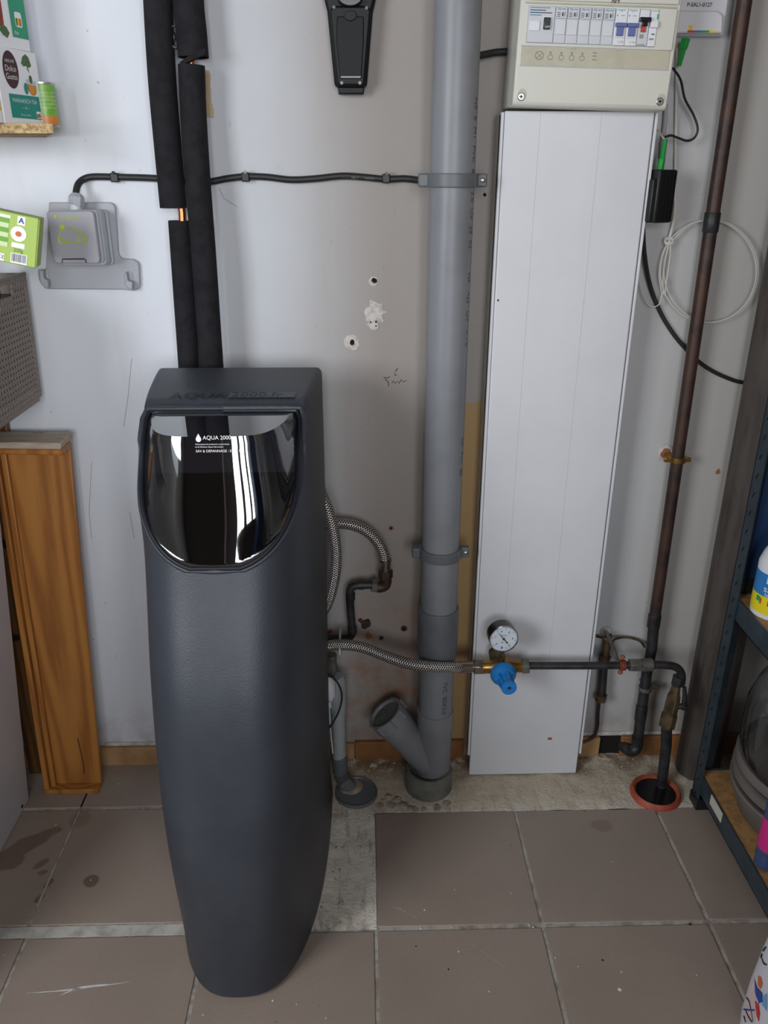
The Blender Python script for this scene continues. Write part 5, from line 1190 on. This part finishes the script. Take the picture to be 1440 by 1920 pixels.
for (y0, y1, z0, h, lab) in ((-.58, -.20, 1.0865, .44, 'unseen brown box added for shade, fourth rack shelf next to the wall'), (-1.2, -.64, 1.0865, .40, 'unseen long box added for shade, fourth rack shelf away from the wall'), (-.70, -.20, 1.6265, .36, 'unseen brown box added for shade, top loaded rack shelf next to the wall'), (-1.2, -.76, 1.6265, .34, 'unseen brown box added for shade, top loaded rack shelf away from the wall')):
    t = thing('shade_box', lab, 'box', (.98, (y0+y1)/2, z0), 'unseen boxes added for shade on the rack')  # unseen boxes added to keep light off the right wall
    obj('carton', MB().box((.80, y0, z0), (1.17, y1, z0+h)), 'carton_brown', t, bevel=.003); obj('tape', MB().box((.7995, (y0+y1)/2-.025, z0+.01), (1.1705, (y0+y1)/2+.025, z0+h+.0006)), 'chip_shelf', t)
# bottle on the middle shelf
bb0 = at(1450, 1165, .36); bz = .5635; q = on(1447, 1150, bz)
bt = thing('milk_bottle', 'white bottle with a blue and yellow label on the rack middle shelf', 'bottle', (q.x, q.y, bz))
rr = .043
obj('bottle_body', MB().lathe((q.x, q.y, bz), (0, 0, 1), [(0, rr-.006), (.004, rr-.001), (.012, rr), (.115, rr), (.135, rr-.006), (.16, .026), (.175, .019), (.20, .018)], 36), 'bottle_white', bt)
obj('label_yellow', MB().lathe((q.x, q.y, bz), (0, 0, 1), [(.014, rr+.0004), (.052, rr+.0004)], 36, False), 'bottle_yellow', bt); obj('label_blue', MB().lathe((q.x, q.y, bz), (0, 0, 1), [(.052, rr+.0004), (.100, rr+.0004)], 36, False), 'bottle_blue', bt)
obj('cap', MB().cyl((q.x, q.y, bz+.2), (q.x, q.y, bz+.222), .021, 24), 'bottle_blue', bt)
def onb(z0, a0): return lambda x, y: Vector((q.x+(rr+.001)*sin(a0+x/rr), q.y-(rr+.001)*cos(a0+x/rr), bz+z0+y))
text('lettering', 'Le', .024, 'white_ink', bt, onb(.088, -1.05)); text('lettering', 'sans', .020, 'white_ink', bt, onb(.069, -1.1)); text('lettering', 'lactose', .012, 'white_ink', bt, onb(.057, -1.0))
patch('label_mark', 'red', bt, onb(.040, -.9), rect(-.012, -.006, .008, .006)); patch('label_mark', 'clear_green', bt, onb(.043, -1.25), rect(-.006, -.005, .004, .006)); patch('label_mark', 'leaf', bt, onb(.03, -.3), ell(0, 0, .006, .006, 10))
# big grey bases with a glass dome, bottom shelf
gz = .0915; gcx, gcy = .975, -.325
gb = thing('round_base', 'stacked grey round plastic basin with dark bands on the bottom shelf', 'basin', (gcx, gcy, gz))
def gl_(nm, prof, m): return obj(nm, MB().lathe((gcx, gcy, gz), (0, 0, 1), prof, 64), m, gb)
gl_('basin', [(0, .146), (.006, .154), (.066, .176), (.074, .178), (.078, .175), (.078, .15)], 'basin')
gl_('dark_band', [(.078, .170), (.090, .168), (.090, .14)], 'basin_dark'); gl_('middle_ring', [(.090, .171), (.093, .177), (.108, .177), (.112, .171), (.112, .14)], 'basin')
gl_('dark_band', [(.112, .166), (.122, .164), (.122, .13)], 'basin_dark'); gl_('top_ring', [(.122, .168), (.124, .175), (.138, .175), (.144, .171), (.144, .168), (.128, .166), (.128, .001)], 'basin')
gd = tag(obj('glass_dome', MB().lathe((gcx, gcy, gz+.1445), (0, 0, 1), [(0, .168), (.006, .171), (.05, .174), (.12, .172), (.165, .158), (.195, .130), (.212, .09), (.220, .045), (.222, .002)], 64, False), 'glass', None, (gcx, gcy, gz+.1445)), 'large clear glass dome standing on the grey round base', 'glass bowl')
q = Vector((.792, -.455, .0915))
pb2 = thing('pink_bottle', 'blue clear bottle with a pink label on the rack bottom shelf', 'bottle', (q.x+.02, q.y, .0915))
obj('bottle_body', MB().lathe((q.x+.02, q.y, .0915), (0, 0, 1), [(0, .018), (.005, .023), (.03, .024), (.036, .0225), (.042, .024), (.20, .024), (.235, .016), (.25, .014), (.27, .014)], 32), 'pet_blue', pb2)
obj('label', MB().lathe((q.x+.02, q.y, .0915), (0, 0, 1), [(.05, .0246), (.125, .0246)], 32, False), 'pink', pb2); obj('cap', MB().cyl((q.x+.02, q.y, .3615), (q.x+.02, q.y, .385), .016, 20), 'pink', pb2)
text('lettering', 'O', .024, 'white_ink', pb2, lambda x, y: Vector((q.x+.02+.025*sin(-.75+x/.025), q.y-.025*cos(-.75+x/.025), .0915+.105+y)))

# ------------------------------------------------------------------ printed carrier bag, bottom right
bgx, bgy = .649, -.70
sb = thing('shopping_bag', 'white shopping bag with scribbled lettering and bright prints, lower right corner', 'bag', (bgx+.06, bgy-.15, 0))
bgm = MB(); lv = []
for z, ins in ((0, .002), (.03, 0), (.11, .002), (.19, .007), (.25, .012), (.28, .017), (.296, .026), (.301, .05)):
    ring_ = []
    for k in range(32):
        t = 2*pi*k/32; e = .38
        cx_, sy_ = math.copysign(abs(cos(t))**e, cos(t)), math.copysign(abs(sin(t))**e, sin(t))
        ring_.append(Vector((bgx+.0605+(.0605-ins)*cx_, bgy-.15+(.15-ins)*sy_, z)))
    lv.append(ring_)
for r_ in lv: bgm.v += r_
for i in range(len(lv)-1):
    for k in range(32): bgm.f.append((i*32+k, i*32+(k+1) % 32, (i+1)*32+(k+1) % 32, (i+1)*32+k))
bgm.f.append(tuple(range(31, -1, -1))); bgm.f.append(tuple((len(lv)-1)*32+k for k in range(32)))
bo = obj('bag_body', bgm, 'bag', sb, smooth_ang=60)
from mathutils.bvhtree import BVHTree
BV = BVHTree.FromPolygons([tuple(v) for v in bgm.v], bgm.f)
def onbag(px, py, off=.0008):
    o_ = Vector((0, -CAM_D, CAM_H)); d = _ray(px, py).normalized(); h = BV.ray_cast(o_, d)
    return (h[0]+h[1]*off) if h[0] else None
def bagpoly(nm, m, pts, off=.0008):
    # prints are placed on the side faces of the bag, then kept as small raised patches
    P_ = [onbag(a, b, off) for a, b in pts]
    if all(P_) and len(P_) > 2:
        c_ = sum(P_, Vector())/len(P_); mb = MB(); n_ = len(P_); mb.v = P_+[onbag(sum(a for a, b in pts)/n_, sum(b for a, b in pts)/n_, off) or c_]
        mb.f = [(i, (i+1) % n_, n_) for i in range(n_)]; return obj(nm, mb, m, bo)
bagpoly('pink_print', 'bag_pink', [(1406, 1850), (1414, 1830), (1418, 1868), (1416, 1915), (1398, 1915)])
bagpoly('blue_print', 'bag_blue', [(1416, 1835), (1420, 1850), (1430, 1862), (1432, 1878), (1424, 1882), (1417, 1862)], .0012); bagpoly('cyan_print', 'bag_cyan', [(1431, 1868), (1439, 1862), (1439, 1896), (1430, 1884)], .0012)
bagpoly('red_print', 'red', [(1417, 1876), (1424, 1884), (1426, 1900), (1424, 1916), (1420, 1905)], .0014); bagpoly('orange_print', 'orange', [(1423, 1830), (1428, 1832), (1431, 1845), (1427, 1855), (1422, 1846)], .0014)
ink = MB()
for pts in (((1422, 1753), (1427, 1758), (1422, 1764), (1428, 1768)), ((1420, 1764), (1418, 1771), (1423, 1772)), ((1419, 1776), (1425, 1777), (1424, 1784), (1431, 1772), (1437, 1770)), ((1418, 1785), (1422, 1786)), ((1417, 1792), (1423, 1790), (1421, 1796)), ((1424, 1793), (1430, 1789), (1428, 1796)), ((1430, 1798), (1433, 1806), (1438, 1809)), ((1432, 1783), (1437, 1776)), ((1415, 1797), (1416, 1802)), ((1401, 1871), (1406, 1878), (1409, 1892), (1413, 1915)), ((1399, 1893), (1404, 1905), (1411, 1916)), ((1396, 1905), (1399, 1916))):
    P_ = [p for p in (onbag(a, b, .001) for a, b in pts) if p]
    if len(P_) > 1: ink.tube(curve(P_, 3), .0014, 5)
st_ = MB(); P_ = [p for p in (onbag(a, b, .001) for a, b in ((1396, 1893), (1405, 1894), (1416, 1894))) if p]
if len(P_) > 1: st_.tube(P_, .0015, 5); obj('blue_stroke', st_, 'bag_blue', bo)
if ink.v: obj('scribble_lettering', ink, 'black', bo)

# ------------------------------------------------------------------ the rest of the garage behind the camera (unseen except as reflections; some pieces added only to block light)
cb = thing('tall_cupboard', 'dark brown cupboard against the garage front beside daylight openings', 'cupboard', (-1.2, -4.0, 0))
obj('carcass', MB().box((-1.65, -4.18, 0), (-.72, -3.75, 2.0)), 'dark_wood', cb, bevel=.004)
cb2 = thing('grey_locker', 'grey steel locker on the right of the garage front', 'locker', (1.67, -3.7, 0))
obj('carcass', MB().box((1.60, -4.18, 0), (1.74, -3.2, 1.9)), 'pale_grey_door', cb2, bevel=.004)
wk = thing('blocker', 'long dark sideboard added across the unseen garage to shade the lower wall', 'blocker', (.5, -2.75, 0))  # unseen obstacle added to shade the lower wall and floor
obj('carcass', MB().box((-.75, -3.0, 0), (1.6, -2.55, .93)), 'dark_wood', wk, bevel=.003); obj('top', MB().box((-.78, -3.02, .93), (1.63, -2.53, .96)), 'dark_wood', wk, bevel=.003)
lk = thing('locker_blocker', 'tall blue steel locker added behind the viewer to shade the right wall', 'locker', (.95, -2.2, 0))  # unseen locker added to keep light off the right wall
obj('carcass', MB().box((.61, -2.5, .03), (1.25, -1.95, 2.0)), 'blue_steel2', lk, bevel=.004); obj('base', MB().box((.68, -2.48, 0), (1.23, -1.97, .03)), 'black', lk)
for x0 in (.64, .94): obj('door', MB().box((x0, -1.95, .06), (x0+.285, -1.935, 1.97)), 'blue_steel2', lk, bevel=.002)
